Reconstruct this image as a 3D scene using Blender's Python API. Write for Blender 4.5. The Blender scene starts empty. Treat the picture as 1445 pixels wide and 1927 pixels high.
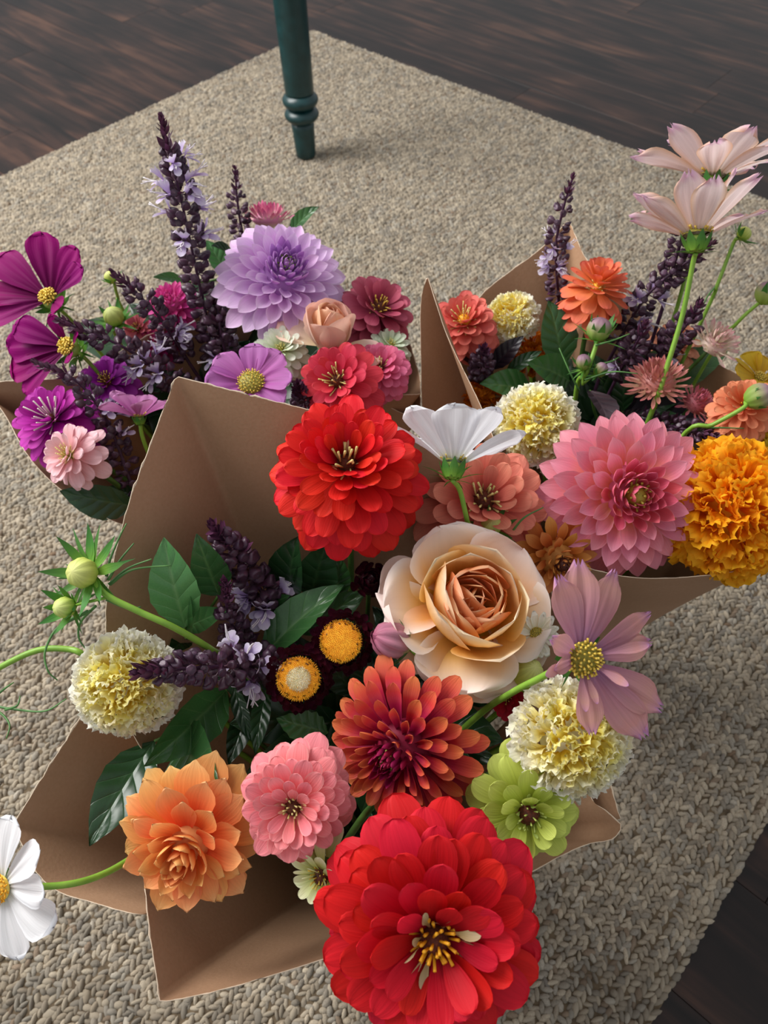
import bpy, math, random
import numpy as np
from mathutils import Vector, Matrix, Euler

# ---------------------------------------------------------------- camera
FPX, CX, CY, CAMH = 1446.0, 722.5, 963.5, 0.85
def _d(px, py): return Vector((px - CX, -(py - CY), -FPX))
_b = _d(2931, -1035).normalized()            # direction of the braid rows (vanishing point, right)
_a = _d(-1877, -863)
_a = (_a - _b * _a.dot(_b)).normalized()     # direction of the floor planks (vanishing point, left)
_u = _b.cross(_a)
C2W = Matrix((_b, _a, _u))                   # camera axes -> world axes
CAM = Vector((0, 0, CAMH))
scene = bpy.context.scene
col = scene.collection
cd = bpy.data.cameras.new('camera')
cd.sensor_fit = 'VERTICAL'; cd.sensor_height = 34.64; cd.sensor_width = 34.64 * 1445 / 1927
cd.lens = FPX / 1927 * 34.64
cd.clip_start = 0.01; cd.clip_end = 50
cd.dof.use_dof = True; cd.dof.focus_distance = 0.47; cd.dof.aperture_fstop = 13
cam = bpy.data.objects.new('camera', cd); col.objects.link(cam)
cam.matrix_world = Matrix.Translation(CAM) @ C2W.to_4x4()
scene.camera = cam

def ray(px, py): return (C2W @ _d(px, py)) / FPX
def at(px, py, z):
    r = ray(px, py)
    return CAM + r * ((z - CAMH) / r.z)
def scl(px, py, z):                          # metres per photo pixel at that point
    return ((z - CAMH) / ray(px, py).z) / FPX
def cdir(x, y, z): return (C2W @ Vector((x, y, z))).normalized()

# ---------------------------------------------------------------- world, lights, exposure
w = bpy.data.worlds.new('world'); scene.world = w; w.use_nodes = True
bg = w.node_tree.nodes['Background']
bg.inputs[0].default_value = (0.95, 0.97, 1.0, 1); bg.inputs[1].default_value = 0.42
def area(name, loc, target, sx, sy, power, color):
    l = bpy.data.lights.new(name, 'AREA'); l.shape = 'RECTANGLE'; l.size = sx; l.size_y = sy
    l.energy = power; l.color = color
    o = bpy.data.objects.new(name, l); col.objects.link(o)
    o.location = loc
    o.rotation_euler = (Vector(target) - Vector(loc)).to_track_quat('-Z', 'Y').to_euler()
    return o
_c0 = Vector((0.3, 0.25, 0.3))
area('window_light', _c0 + cdir(-1, 0.0, 0) * 1.7 + Vector((0, 0, 1.7)) + Vector((0.75, 0.75, 0)) * 0.9, _c0, 1.5, 1.7, 86, (1.0, 0.98, 0.95))
scene.view_settings.view_transform = 'Standard'
scene.view_settings.look = 'None'
scene.view_settings.gamma = 1.0
scene.view_settings.exposure = 0.42
scene.view_settings.use_curve_mapping = False

# ---------------------------------------------------------------- small helpers
RNG = random.Random(7)
def lerp(a, b, t): return a + (b - a) * t
def hx(h):
    h = h.lstrip('#'); o = []
    for i in (0, 2, 4):
        c = int(h[i:i+2], 16) / 255
        o.append(c / 12.92 if c <= 0.04045 else ((c + 0.055) / 1.055) ** 2.4)
    return (o[0], o[1], o[2], 1.0)

def me(name, verts, faces, mat=None, uvs=None, smooth=True, mats=None, fmat=None):
    m = bpy.data.meshes.new(name)
    m.from_pydata([tuple(v) for v in verts], [], faces)
    if uvs is not None:
        ul = m.uv_layers.new(name='UVMap')
        li = np.empty(len(m.loops), dtype=np.int32); m.loops.foreach_get('vertex_index', li)
        ul.data.foreach_set('uv', np.asarray(uvs, dtype=np.float32)[li].ravel())
    for mm in (mats or ([mat] if mat else [])): m.materials.append(mm)
    if fmat is not None: m.polygons.foreach_set('material_index', fmat)
    if smooth: m.polygons.foreach_set('use_smooth', [True] * len(m.polygons))
    m.update()
    return m
def ob(name, mesh, parent=None, mtx=None, label=None):
    o = bpy.data.objects.new(name, mesh); col.objects.link(o)
    if parent is not None: o.parent = parent
    if mtx is not None: o.matrix_local = mtx
    if label: o['label'] = label
    return o
def tag(o, label, cat, group=None, kind=None):
    o['label'] = label
    if cat: o['category'] = cat
    if group: o['group'] = group
    if kind: o['kind'] = kind
    return o
def frame(p, n, xhint=None):                 # matrix with Z along n at p
    n = n.normalized(); xh = xhint or (C2W @ Vector((1, 0.03, 0)))
    x = xh - n * xh.dot(n)
    if x.length < 1e-4: x = n.orthogonal()
    x.normalize(); y = n.cross(x)
    return Matrix(((x.x, y.x, n.x, p.x), (x.y, y.y, n.y, p.y), (x.z, y.z, n.z, p.z), (0, 0, 0, 1)))
def thing(name, label, cat, group=None, mtx=None):
    o = bpy.data.objects.new(name, None); col.objects.link(o); o.empty_display_size = 0.02
    if mtx is not None: o.matrix_world = mtx
    THING_M[o.name] = mtx or Matrix.Identity(4)
    return tag(o, label, cat, group)
THING_M = {}
def crom(pts, n):                            # Catmull-Rom through points
    P = [Vector(p) for p in pts]
    if len(P) == 2: return [P[0].lerp(P[1], i / n) for i in range(n + 1)]
    Q = [P[0] * 2 - P[1]] + P + [P[-1] * 2 - P[-2]]
    out = []
    for k in range(len(P) - 1):
        a, b, c, d = Q[k:k+4]
        for i in range(n):
            t = i / n
            out.append(0.5 * ((2*b) + (c-a)*t + (2*a-5*b+4*c-d)*t*t + (3*b-a-3*c+d)*t**3))
    out.append(P[-1]); return out
def tube_geo(pts, r0, r1, seg=7, cap=True):
    V, F, U = [], [], []
    n = len(pts); x = None
    for i, p in enumerate(pts):
        t = (pts[min(i+1, n-1)] - pts[max(i-1, 0)]).normalized()
        if x is None: x = t.orthogonal().normalized()
        x = (x - t * x.dot(t)).normalized(); y = t.cross(x)
        r = lerp(r0, r1, i / (n - 1))
        for k in range(seg):
            a = 2 * math.pi * k / seg
            V.append(p + x * (r * math.cos(a)) + y * (r * math.sin(a))); U.append((k / seg, i / (n - 1)))
        if i:
            for k in range(seg):
                k2 = (k + 1) % seg
                F.append(((i-1)*seg+k, (i-1)*seg+k2, i*seg+k2, i*seg+k))
    if cap:
        F.append(tuple(range(seg))[::-1]); F.append(tuple((n-1)*seg + k for k in range(seg)))
    return V, F, U
def tube(name, pts, r0, r1, mat, parent=None, seg=7, label=None):
    """pts in world space, made local to the parent"""
    if parent is not None:
        inv = THING_M[parent.name].inverted(); pts = [inv @ Vector(p) for p in pts]
    V, F, U = tube_geo([Vector(p) for p in pts], r0, r1, seg)
    return ob(name, me(name, V, F, mat, U), parent, label=label)
def lathe(name, prof, mat, seg=24, ridge=0, nr=8, capped=True):
    V, F, U = [], [], []
    n = len(prof)
    for i, (r, z) in enumerate(prof):
        for k in range(seg):
            a = 2 * math.pi * k / seg
            rr = r * (1 + ridge * math.cos(nr * a))
            V.append((rr * math.cos(a), rr * math.sin(a), z)); U.append((k / seg, i / (n - 1)))
        if i:
            for k in range(seg):
                k2 = (k + 1) % seg
                F.append(((i-1)*seg+k, (i-1)*seg+k2, i*seg+k2, i*seg+k))
    if capped:
        F.append(tuple(range(seg))[::-1]); F.append(tuple((n-1)*seg + k for k in range(seg)))
    return me(name, V, F, mat, U)

# ---------------------------------------------------------------- materials
def newmat(name):
    m = bpy.data.materials.new(name); m.use_nodes = True
    nt = m.node_tree; nt.nodes.clear()
    out = nt.nodes.new('ShaderNodeOutputMaterial')
    bs = nt.nodes.new('ShaderNodeBsdfPrincipled')
    nt.links.new(bs.outputs[0], out.inputs[0])
    return m, nt, bs, out
def N(nt, t, **kw):
    n = nt.nodes.new(t)
    for k, v in kw.items():
        if k.startswith('i'): n.inputs[int(k[1:])].default_value = v
        else: setattr(n, k, v)
    return n
def ramp(nt, fac, stops):
    r = nt.nodes.new('ShaderNodeValToRGB'); e = r.color_ramp.elements
    while len(e) < len(stops): e.new(0.5)
    for el, (p, c) in zip(e, stops): el.position = p; el.color = hx(c) if isinstance(c, str) else c
    nt.links.new(fac, r.inputs[0]); return r.outputs[0]
def mixc(nt, a, b, fac, mode='MIX'):
    m = nt.nodes.new('ShaderNodeMix'); m.data_type = 'RGBA'; m.blend_type = mode
    for s, v in ((m.inputs[6], a), (m.inputs[7], b), (m.inputs[0], fac)):
        if hasattr(v, 'links'): nt.links.new(v, s)
        else: s.default_value = v
    return m.outputs[2]
def mth(nt, op, a, b=0.0, c=None):
    m = nt.nodes.new('ShaderNodeMath'); m.operation = op
    for i, v in enumerate((a, b) if c is None else (a, b, c)):
        if hasattr(v, 'links'): nt.links.new(v, m.inputs[i])
        else: m.inputs[i].default_value = v
    return m.outputs[0]
_MC = {}
def petal_mat(name, stops, edge=None, rough=0.55, trans=0.28, vein=0.18, veinsc=14, var=0.14, spec=0.3, hue=0.012, edgew=0.8):
    """colour runs base -> tip, fine veins along the petal, each petal a little different"""
    if name in _MC: return _MC[name]
    m, nt, bs, out = newmat(name); L = nt.links
    uv = N(nt, 'ShaderNodeUVMap'); sp = N(nt, 'ShaderNodeSeparateXYZ'); L.new(uv.outputs[0], sp.inputs[0])
    c = ramp(nt, sp.outputs[1], stops)
    s = mth(nt, 'ABSOLUTE', mth(nt, 'MULTIPLY_ADD', sp.outputs[0], 2.0, -1.0))
    if edge:
        k = mth(nt, 'MULTIPLY', mth(nt, 'SMOOTH_MIN', mth(nt, 'MAXIMUM', mth(nt, 'DIVIDE', mth(nt, 'SUBTRACT', s, edgew), 1.0 - edgew), 0.0), 1.0, 0.1), 0.85)
        c = mixc(nt, c, hx(edge), k)
    oi = N(nt, 'ShaderNodeObjectInfo')
    mp = N(nt, 'ShaderNodeCombineXYZ')
    L.new(mth(nt, 'MULTIPLY', sp.outputs[0], veinsc), mp.inputs[0]); L.new(mth(nt, 'MULTIPLY', sp.outputs[1], 1.3), mp.inputs[1])
    L.new(mth(nt, 'MULTIPLY', oi.outputs['Random'], 37.0), mp.inputs[2])
    nz = N(nt, 'ShaderNodeTexNoise'); nz.inputs['Scale'].default_value = 1.0; nz.inputs['Detail'].default_value = 2.0
    L.new(mp.outputs[0], nz.inputs['Vector'])
    hs = N(nt, 'ShaderNodeHueSaturation')
    L.new(mth(nt, 'MULTIPLY_ADD', oi.outputs['Random'], hue * 2, 0.5 - hue), hs.inputs['Hue'])
    r2 = mth(nt, 'FRACT', mth(nt, 'MULTIPLY', oi.outputs['Random'], 91.7))
    vv = mth(nt, 'MULTIPLY_ADD', r2, var, 1.0 - var * 0.6)
    vv = mth(nt, 'MULTIPLY', vv, mth(nt, 'MULTIPLY_ADD', nz.outputs['Fac'], vein * 2, 1.0 - vein))
    L.new(vv, hs.inputs['Value']); L.new(c, hs.inputs['Color'])
    L.new(hs.outputs[0], bs.inputs['Base Color'])
    bs.inputs['Roughness'].default_value = rough
    bs.inputs['Specular IOR Level'].default_value = spec
    bm = N(nt, 'ShaderNodeBump'); bm.inputs['Strength'].default_value = 0.25; bm.inputs['Distance'].default_value = 0.001
    L.new(nz.outputs['Fac'], bm.inputs['Height']); L.new(bm.outputs[0], bs.inputs['Normal'])
    if trans > 0:
        tr = N(nt, 'ShaderNodeBsdfTranslucent'); L.new(hs.outputs[0], tr.inputs[0])
        mx = N(nt, 'ShaderNodeMixShader'); mx.inputs[0].default_value = trans
        L.new(bs.outputs[0], mx.inputs[1]); L.new(tr.outputs[0], mx.inputs[2]); L.new(mx.outputs[0], out.inputs[0])
    _MC[name] = m; return m
def plain_mat(name, c1, c2=None, scale=200, rough=0.5, spec=0.4, bump=0.0, detail=3, trans=0.0):
    if name in _MC: return _MC[name]
    m, nt, bs, out = newmat(name); L = nt.links
    tc = N(nt, 'ShaderNodeTexCoord')
    nz = N(nt, 'ShaderNodeTexNoise'); nz.inputs['Scale'].default_value = scale; nz.inputs['Detail'].default_value = detail
    L.new(tc.outputs['Object'], nz.inputs['Vector'])
    c = ramp(nt, nz.outputs['Fac'], [(0.3, c1), (0.7, c2 or c1)])
    L.new(c, bs.inputs['Base Color']); bs.inputs['Roughness'].default_value = rough
    bs.inputs['Specular IOR Level'].default_value = spec
    if bump:
        bm = N(nt, 'ShaderNodeBump'); bm.inputs['Strength'].default_value = bump; bm.inputs['Distance'].default_value = 0.001
        L.new(nz.outputs['Fac'], bm.inputs['Height']); L.new(bm.outputs[0], bs.inputs['Normal'])
    if trans:
        tr = N(nt, 'ShaderNodeBsdfTranslucent'); L.new(c, tr.inputs[0])
        mx = N(nt, 'ShaderNodeMixShader'); mx.inputs[0].default_value = trans
        L.new(bs.outputs[0], mx.inputs[1]); L.new(tr.outputs[0], mx.inputs[2]); L.new(mx.outputs[0], out.inputs[0])
    _MC[name] = m; return m
def leaf_mat(name, dark, light, vein, rough=0.30, spec=0.6, var=0.25, nveins=6):
    if name in _MC: return _MC[name]
    m, nt, bs, out = newmat(name); L = nt.links
    uv = N(nt, 'ShaderNodeUVMap'); sp = N(nt, 'ShaderNodeSeparateXYZ'); L.new(uv.outputs[0], sp.inputs[0])
    s = mth(nt, 'ABSOLUTE', mth(nt, 'MULTIPLY_ADD', sp.outputs[0], 2.0, -1.0))
    ph = mth(nt, 'MULTIPLY', mth(nt, 'SUBTRACT', sp.outputs[1], mth(nt, 'MULTIPLY', mth(nt, 'POWER', s, 0.85), 0.22)), float(nveins))
    sv = mth(nt, 'ABSOLUTE', mth(nt, 'MULTIPLY_ADD', mth(nt, 'FRACT', ph), 2.0, -1.0))   # 1 on a side vein
    sv = mth(nt, 'MULTIPLY', mth(nt, 'POWER', sv, 26.0), mth(nt, 'SUBTRACT', 1.0, mth(nt, 'MULTIPLY', s, 0.6)))
    mid = mth(nt, 'POWER', mth(nt, 'MAXIMUM', mth(nt, 'SUBTRACT', 1.0, mth(nt, 'MULTIPLY', s, 7.0)), 0.0), 1.5)
    vn = mth(nt, 'MAXIMUM', sv, mid)
    tc = N(nt, 'ShaderNodeTexCoord'); nz = N(nt, 'ShaderNodeTexNoise'); nz.inputs['Scale'].default_value = 60
    L.new(tc.outputs['Object'], nz.inputs['Vector'])
    oi = N(nt, 'ShaderNodeObjectInfo')
    c = mixc(nt, hx(dark), hx(light), mth(nt, 'ADD', mth(nt, 'MULTIPLY', nz.outputs['Fac'], 0.6), mth(nt, 'MULTIPLY', oi.outputs['Random'], 0.4)))
    c = mixc(nt, c, hx(vein), mth(nt, 'MULTIPLY', vn, 0.32))
    L.new(c, bs.inputs['Base Color']); bs.inputs['Roughness'].default_value = rough
    bs.inputs['Specular IOR Level'].default_value = spec
    bm = N(nt, 'ShaderNodeBump'); bm.inputs['Strength'].default_value = 0.36; bm.inputs['Distance'].default_value = 0.0013
    # quilted blade between sunken veins
    hgt = mth(nt, 'SUBTRACT', mth(nt, 'MULTIPLY', mth(nt, 'SINE', mth(nt, 'MULTIPLY', mth(nt, 'FRACT', mth(nt, 'ADD', ph, 0.0)), math.pi)), 1.0), vn)
    L.new(hgt, bm.inputs['Height']); L.new(bm.outputs[0], bs.inputs['Normal'])
    tr = N(nt, 'ShaderNodeBsdfTranslucent'); L.new(c, tr.inputs[0])
    mx = N(nt, 'ShaderNodeMixShader'); mx.inputs[0].default_value = 0.18
    L.new(bs.outputs[0], mx.inputs[1]); L.new(tr.outputs[0], mx.inputs[2]); L.new(mx.outputs[0], out.inputs[0])
    _MC[name] = m; return m

STEM = plain_mat('stem_green', '#6f9a32', '#86b040', 90, 0.45, 0.4)
STEMD = plain_mat('stem_dark_green', '#3c5a26', '#527a33', 90, 0.5, 0.4)
SEPAL = petal_mat('sepal_green', [(0, '#7fae3c'), (0.5, '#4d8433'), (1, '#3c6e33')], trans=0.2, vein=0.25)
LEAF = leaf_mat('leaf_green', '#26502a', '#44743a', '#7fa868')
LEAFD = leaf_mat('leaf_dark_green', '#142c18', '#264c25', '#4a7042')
LEAFL = leaf_mat('leaf_light_green', '#3c743f', '#5f9a58', '#9cc488')
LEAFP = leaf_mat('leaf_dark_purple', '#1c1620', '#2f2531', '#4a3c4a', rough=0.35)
BAS = petal_mat('basil_calyx', [(0, '#74535f'), (0.5, '#5c3f52'), (1, '#452c40')], trans=0.06, rough=0.4, spec=0.5, var=0.5, hue=0.02)
BASD = petal_mat('basil_bract', [(0, '#4c2a3e'), (1, '#5c2c4c')], trans=0.08, rough=0.42, spec=0.5, var=0.4)
BSTEM = plain_mat('basil_stem', '#3e2438', '#553350', 150, 0.45, 0.4)
LILAC = petal_mat('lilac_floret', [(0, '#a886c2'), (0.5, '#c4aeda'), (1, '#e8e0f0')], trans=0.35, var=0.1)
STAMEN = plain_mat('stamen_white', '#e8e2e4', '#d8cfd8', 100, 0.5)
# ---------------------------------------------------------------- structure: floor, rug
def floor_mat():
    m, nt, bs, out = newmat('dark_wood'); L = nt.links
    g = N(nt, 'ShaderNodeTexCoord'); oi = N(nt, 'ShaderNodeObjectInfo')
    geo = N(nt, 'ShaderNodeNewGeometry')
    mp = N(nt, 'ShaderNodeMapping'); mp.inputs['Scale'].default_value = (26, 2.6, 10)
    ofs = N(nt, 'ShaderNodeCombineXYZ'); L.new(mth(nt, 'MULTIPLY', oi.outputs['Random'], 50.0), ofs.inputs[2])
    ad = N(nt, 'ShaderNodeVectorMath'); L.new(geo.outputs['Position'], mp.inputs[0]); L.new(mp.outputs[0], ad.inputs[0]); L.new(ofs.outputs[0], ad.inputs[1])
    nz = N(nt, 'ShaderNodeTexNoise'); nz.inputs['Scale'].default_value = 1.0; nz.inputs['Detail'].default_value = 6; nz.inputs['Distortion'].default_value = 1.2
    L.new(ad.outputs[0], nz.inputs['Vector'])
    mp2 = N(nt, 'ShaderNodeMapping'); mp2.inputs['Scale'].default_value = (5, 4.4, 5)
    L.new(geo.outputs['Position'], mp2.inputs[0])
    ad2 = N(nt, 'ShaderNodeVectorMath'); L.new(mp2.outputs[0], ad2.inputs[0]); L.new(ofs.outputs[0], ad2.inputs[1])
    n2 = N(nt, 'ShaderNodeTexNoise'); n2.inputs['Scale'].default_value = 1.0; n2.inputs['Detail'].default_value = 3
    L.new(ad2.outputs[0], n2.inputs['Vector'])
    f = mth(nt, 'ADD', mth(nt, 'MULTIPLY', nz.outputs['Fac'], 0.62), mth(nt, 'MULTIPLY', n2.outputs['Fac'], 0.38))
    c = ramp(nt, f, [(0.36, '#0f0a09'), (0.47, '#1f1512'), (0.55, '#32211b'), (0.66, '#52382b')])
    L.new(c, bs.inputs['Base Color'])
    bs.inputs['Roughness'].default_value = 0.40; bs.inputs['Specular IOR Level'].default_value = 0.30
    bm = N(nt, 'ShaderNodeBump'); bm.inputs['Strength'].default_value = 0.25; bm.inputs['Distance'].default_value = 0.001
    L.new(nz.outputs['Fac'], bm.inputs['Height']); L.new(bm.outputs[0], bs.inputs['Normal'])
    return m
FLOORM = floor_mat()
RUGZ = 0.009
def box_mesh(name, x0, x1, y0, y1, z0, z1, mat, bev=0.0):
    b = bev
    V = [(x0, y0, z0), (x1, y0, z0), (x1, y1, z0), (x0, y1, z0), (x0, y0, z1-b), (x1, y0, z1-b), (x1, y1, z1-b), (x0, y1, z1-b),
         (x0+b, y0+b, z1), (x1-b, y0+b, z1), (x1-b, y1-b, z1), (x0+b, y1-b, z1)]
    F = [(3, 2, 1, 0), (8, 9, 10, 11)]
    for i in range(4):
        j = (i + 1) % 4
        F += [(i, j, j+4, i+4), (i+4, j+4, j+8, i+8)]
    return me(name, V, F, mat, smooth=False)
FX0, FX1, FY0, FY1 = -1.3, 4.2, -1.6, 4.6
floor = ob('floor', box_mesh('floor', FX0, FX1, FY0, FY1, -0.03, -0.012, plain_mat('underlay', '#120c0b', rough=0.9)))
tag(floor, 'dark brown wood plank floor under and around the rug', None, kind='structure')
PWID, PLEN = 0.127, 1.22
plank_m = box_mesh('plank', 0.0002, PWID - 0.0002, 0.0002, PLEN - 0.0002, -0.012, 0.0, FLOORM, 0.0004)
_i = 0; x = FX0
while x < FX1:
    y = FY0 - RNG.random() * PLEN
    while y < FY1:
        ob('plank', plank_m, floor, Matrix.Translation((x, y, 0))); y += PLEN
    x += PWID

# rug: corner and edges read from the photo
RC = at(590, 55, RUGZ); RY0 = at(1371, 1677, RUGZ).y
RX1, RY1 = RC.x, RC.y; RX0 = -0.52
def rug_mat():
    m, nt, bs, out = newmat('jute'); L = nt.links
    at_ = N(nt, 'ShaderNodeAttribute'); at_.attribute_name = 'yarn'
    tc = N(nt, 'ShaderNodeTexCoord')
    nz = N(nt, 'ShaderNodeTexNoise'); nz.inputs['Scale'].default_value = 700; nz.inputs['Detail'].default_value = 2
    L.new(tc.outputs['Object'], nz.inputs['Vector'])
    n2 = N(nt, 'ShaderNodeTexNoise'); n2.inputs['Scale'].default_value = 5; n2.inputs['Detail'].default_value = 3
    mp = N(nt, 'ShaderNodeMapping'); mp.inputs['Scale'].default_value = (1, 4, 1); L.new(tc.outputs['Object'], mp.inputs[0]); L.new(mp.outputs[0], n2.inputs['Vector'])
    c = mixc(nt, at_.outputs['Color'], hx('#dcd2b8'), mth(nt, 'MULTIPLY', n2.outputs['Fac'], 0.12))
    hs = N(nt, 'ShaderNodeHueSaturation'); L.new(c, hs.inputs['Color'])
    L.new(mth(nt, 'MULTIPLY_ADD', nz.outputs['Fac'], 0.7, 0.65), hs.inputs['Value'])
    L.new(hs.outputs[0], bs.inputs['Base Color'])
    bs.inputs['Roughness'].default_value = 0.85; bs.inputs['Specular IOR Level'].default_value = 0.2
    bm = N(nt, 'ShaderNodeBump'); bm.inputs['Strength'].default_value = 0.5; bm.inputs['Distance'].default_value = 0.001
    L.new(nz.outputs['Fac'], bm.inputs['Height']); L.new(bm.outputs[0], bs.inputs['Normal'])
    return m
JUTE = rug_mat()
rug = thing('rug', 'beige braided jute rug lying on the dark wood floor', 'rug')
ob('backing', box_mesh('backing', RX0, RX1, RY0, RY1, 0.0004, RUGZ - 0.0035, plain_mat('jute_backing', '#4c4031', '#6d5d47', 120, 0.9), 0.0015), rug)
PAL = ('#938674', '#877c6d', '#9f9381', '#7a7267', '#898277', '#746353', '#9d9588', '#726b64', '#6a5340')
def build_weave():
    rs = np.random.RandomState(3)
    # one yarn loop: a plump rounded strand, 3 rings of 6 plus tips
    lob = []
    for k, (t, r) in enumerate(((-0.62, 0.75), (0.0, 1.0), (0.62, 0.75))):
        for j in range(5):
            a = math.pi * (j / 4.0)
            lob.append((t, r * math.cos(a), r * math.sin(a)))
    lob.append((-1.05, 0, 0.05)); lob.append((1.05, 0, 0.05))
    lob = np.array(lob, dtype=np.float32)
    fc = []
    for k in range(2):
        for j in range(4):
            a, b, c, d = k*5+j, k*5+j+1, (k+1)*5+j+1, (k+1)*5+j
            fc += [(a, d, c), (a, c, b)]
    for j in range(4): fc += [(15, j, j+1), (16, 10+j+1, 10+j)]
    fc = np.array(fc, dtype=np.int32)
    P, A, S = [], [], []
    ROW, ST = 0.0112, 0.0066
    b = 0.020
    ny = int((RY1 - RY0 - 2*b) / ROW); nx = int((RX1 - RX0 - 2*b) / ST)
    jj, ii, hh = np.meshgrid(np.arange(ny), np.arange(nx), np.arange(2), indexing='ij')
    jj, ii, hh = jj.ravel(), ii.ravel(), hh.ravel()
    X = RX0 + b + (ii + 0.5*hh) * ST; Y = RY0 + b + (jj + 0.27 + 0.46*hh) * ROW
    X = X + rs.normal(0, 0.0009, X.size) + 0.004*np.sin(jj*2.7); Y = Y + rs.normal(0, 0.0006, X.size) + 0.0016*np.sin(X*9 + 1.3) + 0.0010*np.sin(X*23+jj)
    ang = np.where(hh == 0, 0.66, -0.66) + rs.normal(0, 0.25, X.size)
    # border: rows along each edge
    def edge(x0, y0, x1, y1, off, nrm, base):
        L = math.hypot(x1-x0, y1-y0); n = int(L / 0.0075); t = (np.arange(n) + 0.5) / n
        bx, by = x0 + (x1-x0)*t, y0 + (y1-y0)*t
        al = math.atan2(y1-y0, x1-x0)
        out = []
        for k, o in enumerate(off):
            out.append((bx + nrm[0]*o + rs.normal(0, .0007, n), by + nrm[1]*o + rs.normal(0, .0007, n), al + (0.45 if k % 2 else -0.45) + rs.normal(0, .15, n)))
        return out
    E = []
    offs = (0.0025, 0.0080, 0.0135, 0.019)
    E += edge(RX1, RY1, RX1, RY0, offs, (-1, 0), 0); E += edge(RX0, RY1, RX1, RY1, offs, (0, -1), 0); E += edge(RX0, RY0, RX1, RY0, offs, (0, 1), 0); E += edge(RX0, RY1, RX0, RY0, offs, (1, 0), 0)
    X = np.concatenate([X] + [e[0] for e in E]); Y = np.concatenate([Y] + [e[1] for e in E]); ang = np.concatenate([ang] + [e[2] for e in E])
    n = X.size
    sl = 0.0058 * (1 + rs.normal(0, 0.15, n)); sw = 0.0031 * (1 + rs.normal(0, 0.16, n)); sh = 0.0036 * (1 + rs.normal(0, 0.25, n))
    zt = RUGZ - 0.0042 + rs.normal(0, 0.0005, n)
    pal = np.array([hx(c) for c in PAL], dtype=np.float32)
    # yarn shade runs along a row for a few stitches
    key = (np.floor(Y / 0.0112) * 131 + np.floor(X / 0.022 + np.floor(Y / 0.0112) * 0.37)).astype(np.int64)
    idx = (np.abs(np.sin(key * 12.9898) * 43758.5453) % 1.0)
    prob = np.array([.2, .2, .17, .13, .1, .06, .08, .04, .02]); cum = np.cumsum(prob)
    ci = np.clip(np.searchsorted(cum, np.clip(0.55*idx + 0.45*rs.rand(n), 0, .999)), 0, 8)
    # the 300 loops that show largest are objects of their own
    cc = np.stack([X, Y, np.full(n, -CAMH)], 1) @ np.array(C2W.transposed()).T
    qx = CX + FPX * cc[:, 0] / -cc[:, 2]; qy = CY - FPX * cc[:, 1] / -cc[:, 2]
    vis = (qx > 0) & (qx < 1445) & (qy < 1927) & (qy > 1500) & ~((qx > 270) & (qx < 1080) & (qy < 1900)) & ~((qx > 570) & (qx < 1070))
    near = np.where(vis)[0]; near = near[np.argsort(-cc[near, 2])[:300]]
    LM = []
    for c in pal:
        m_ = bpy.data.meshes.new('yarn_loop'); m_.from_pydata([tuple(map(float, v)) for v in lob], [], [tuple(map(int, f)) for f in fc])
        a_ = m_.color_attributes.new('yarn', 'FLOAT_COLOR', 'POINT'); a_.data.foreach_set('color', np.tile(c, len(lob)))
        m_.polygons.foreach_set('use_smooth', np.ones(len(fc), bool)); m_.materials.append(JUTE); LM.append(m_)
    for i in near:
        ob('yarn_loop', LM[ci[i]], rug, Matrix.Translation((X[i], Y[i], zt[i])) @ Matrix.Rotation(ang[i], 4, 'Z') @ Matrix.Rotation(-0.12, 4, 'Y') @ Matrix.Diagonal((sl[i], sw[i], sh[i], 1)))
    kp = np.ones(n, bool); kp[near] = False
    X, Y, ang, sl, sw, sh, zt, ci = [q[kp] for q in (X, Y, ang, sl, sw, sh, zt, ci)]; n = X.size
    ca, sa = np.cos(ang), np.sin(ang)
    lx = lob[None, :, 0] * sl[:, None]; ly = lob[None, :, 1] * sw[:, None]; lz = lob[None, :, 2] * sh[:, None]
    V = np.stack([X[:, None] + lx*ca[:, None] - ly*sa[:, None], Y[:, None] + lx*sa[:, None] + ly*ca[:, None], zt[:, None] + lz + lx*0.12], 2).reshape(-1, 3).astype(np.float32)
    F = (fc[None] + (np.arange(n) * lob.shape[0])[:, None, None]).reshape(-1, 3).astype(np.int32)
    m = bpy.data.meshes.new('weave')
    m.vertices.add(len(V)); m.vertices.foreach_set('co', V.ravel())
    m.loops.add(F.size); m.loops.foreach_set('vertex_index', F.ravel())
    m.polygons.add(len(F)); m.polygons.foreach_set('loop_start', np.arange(0, F.size, 3, dtype=np.int32))
    m.polygons.foreach_set('use_smooth', np.ones(len(F), bool))
    m.update(calc_edges=True)
    cl = pal[np.clip(ci, 0, 8)] * (1 + rs.normal(0, 0.10, n))[:, None]; cl[:, 3] = 1
    at_ = m.color_attributes.new('yarn', 'FLOAT_COLOR', 'POINT')
    at_.data.foreach_set('color', np.repeat(cl, lob.shape[0], axis=0).astype(np.float32).ravel())
    m.materials.append(JUTE)
    o = ob('weave', m, rug); o['kind'] = 'stuff'
    return n
NLOOP = build_weave()

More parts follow.
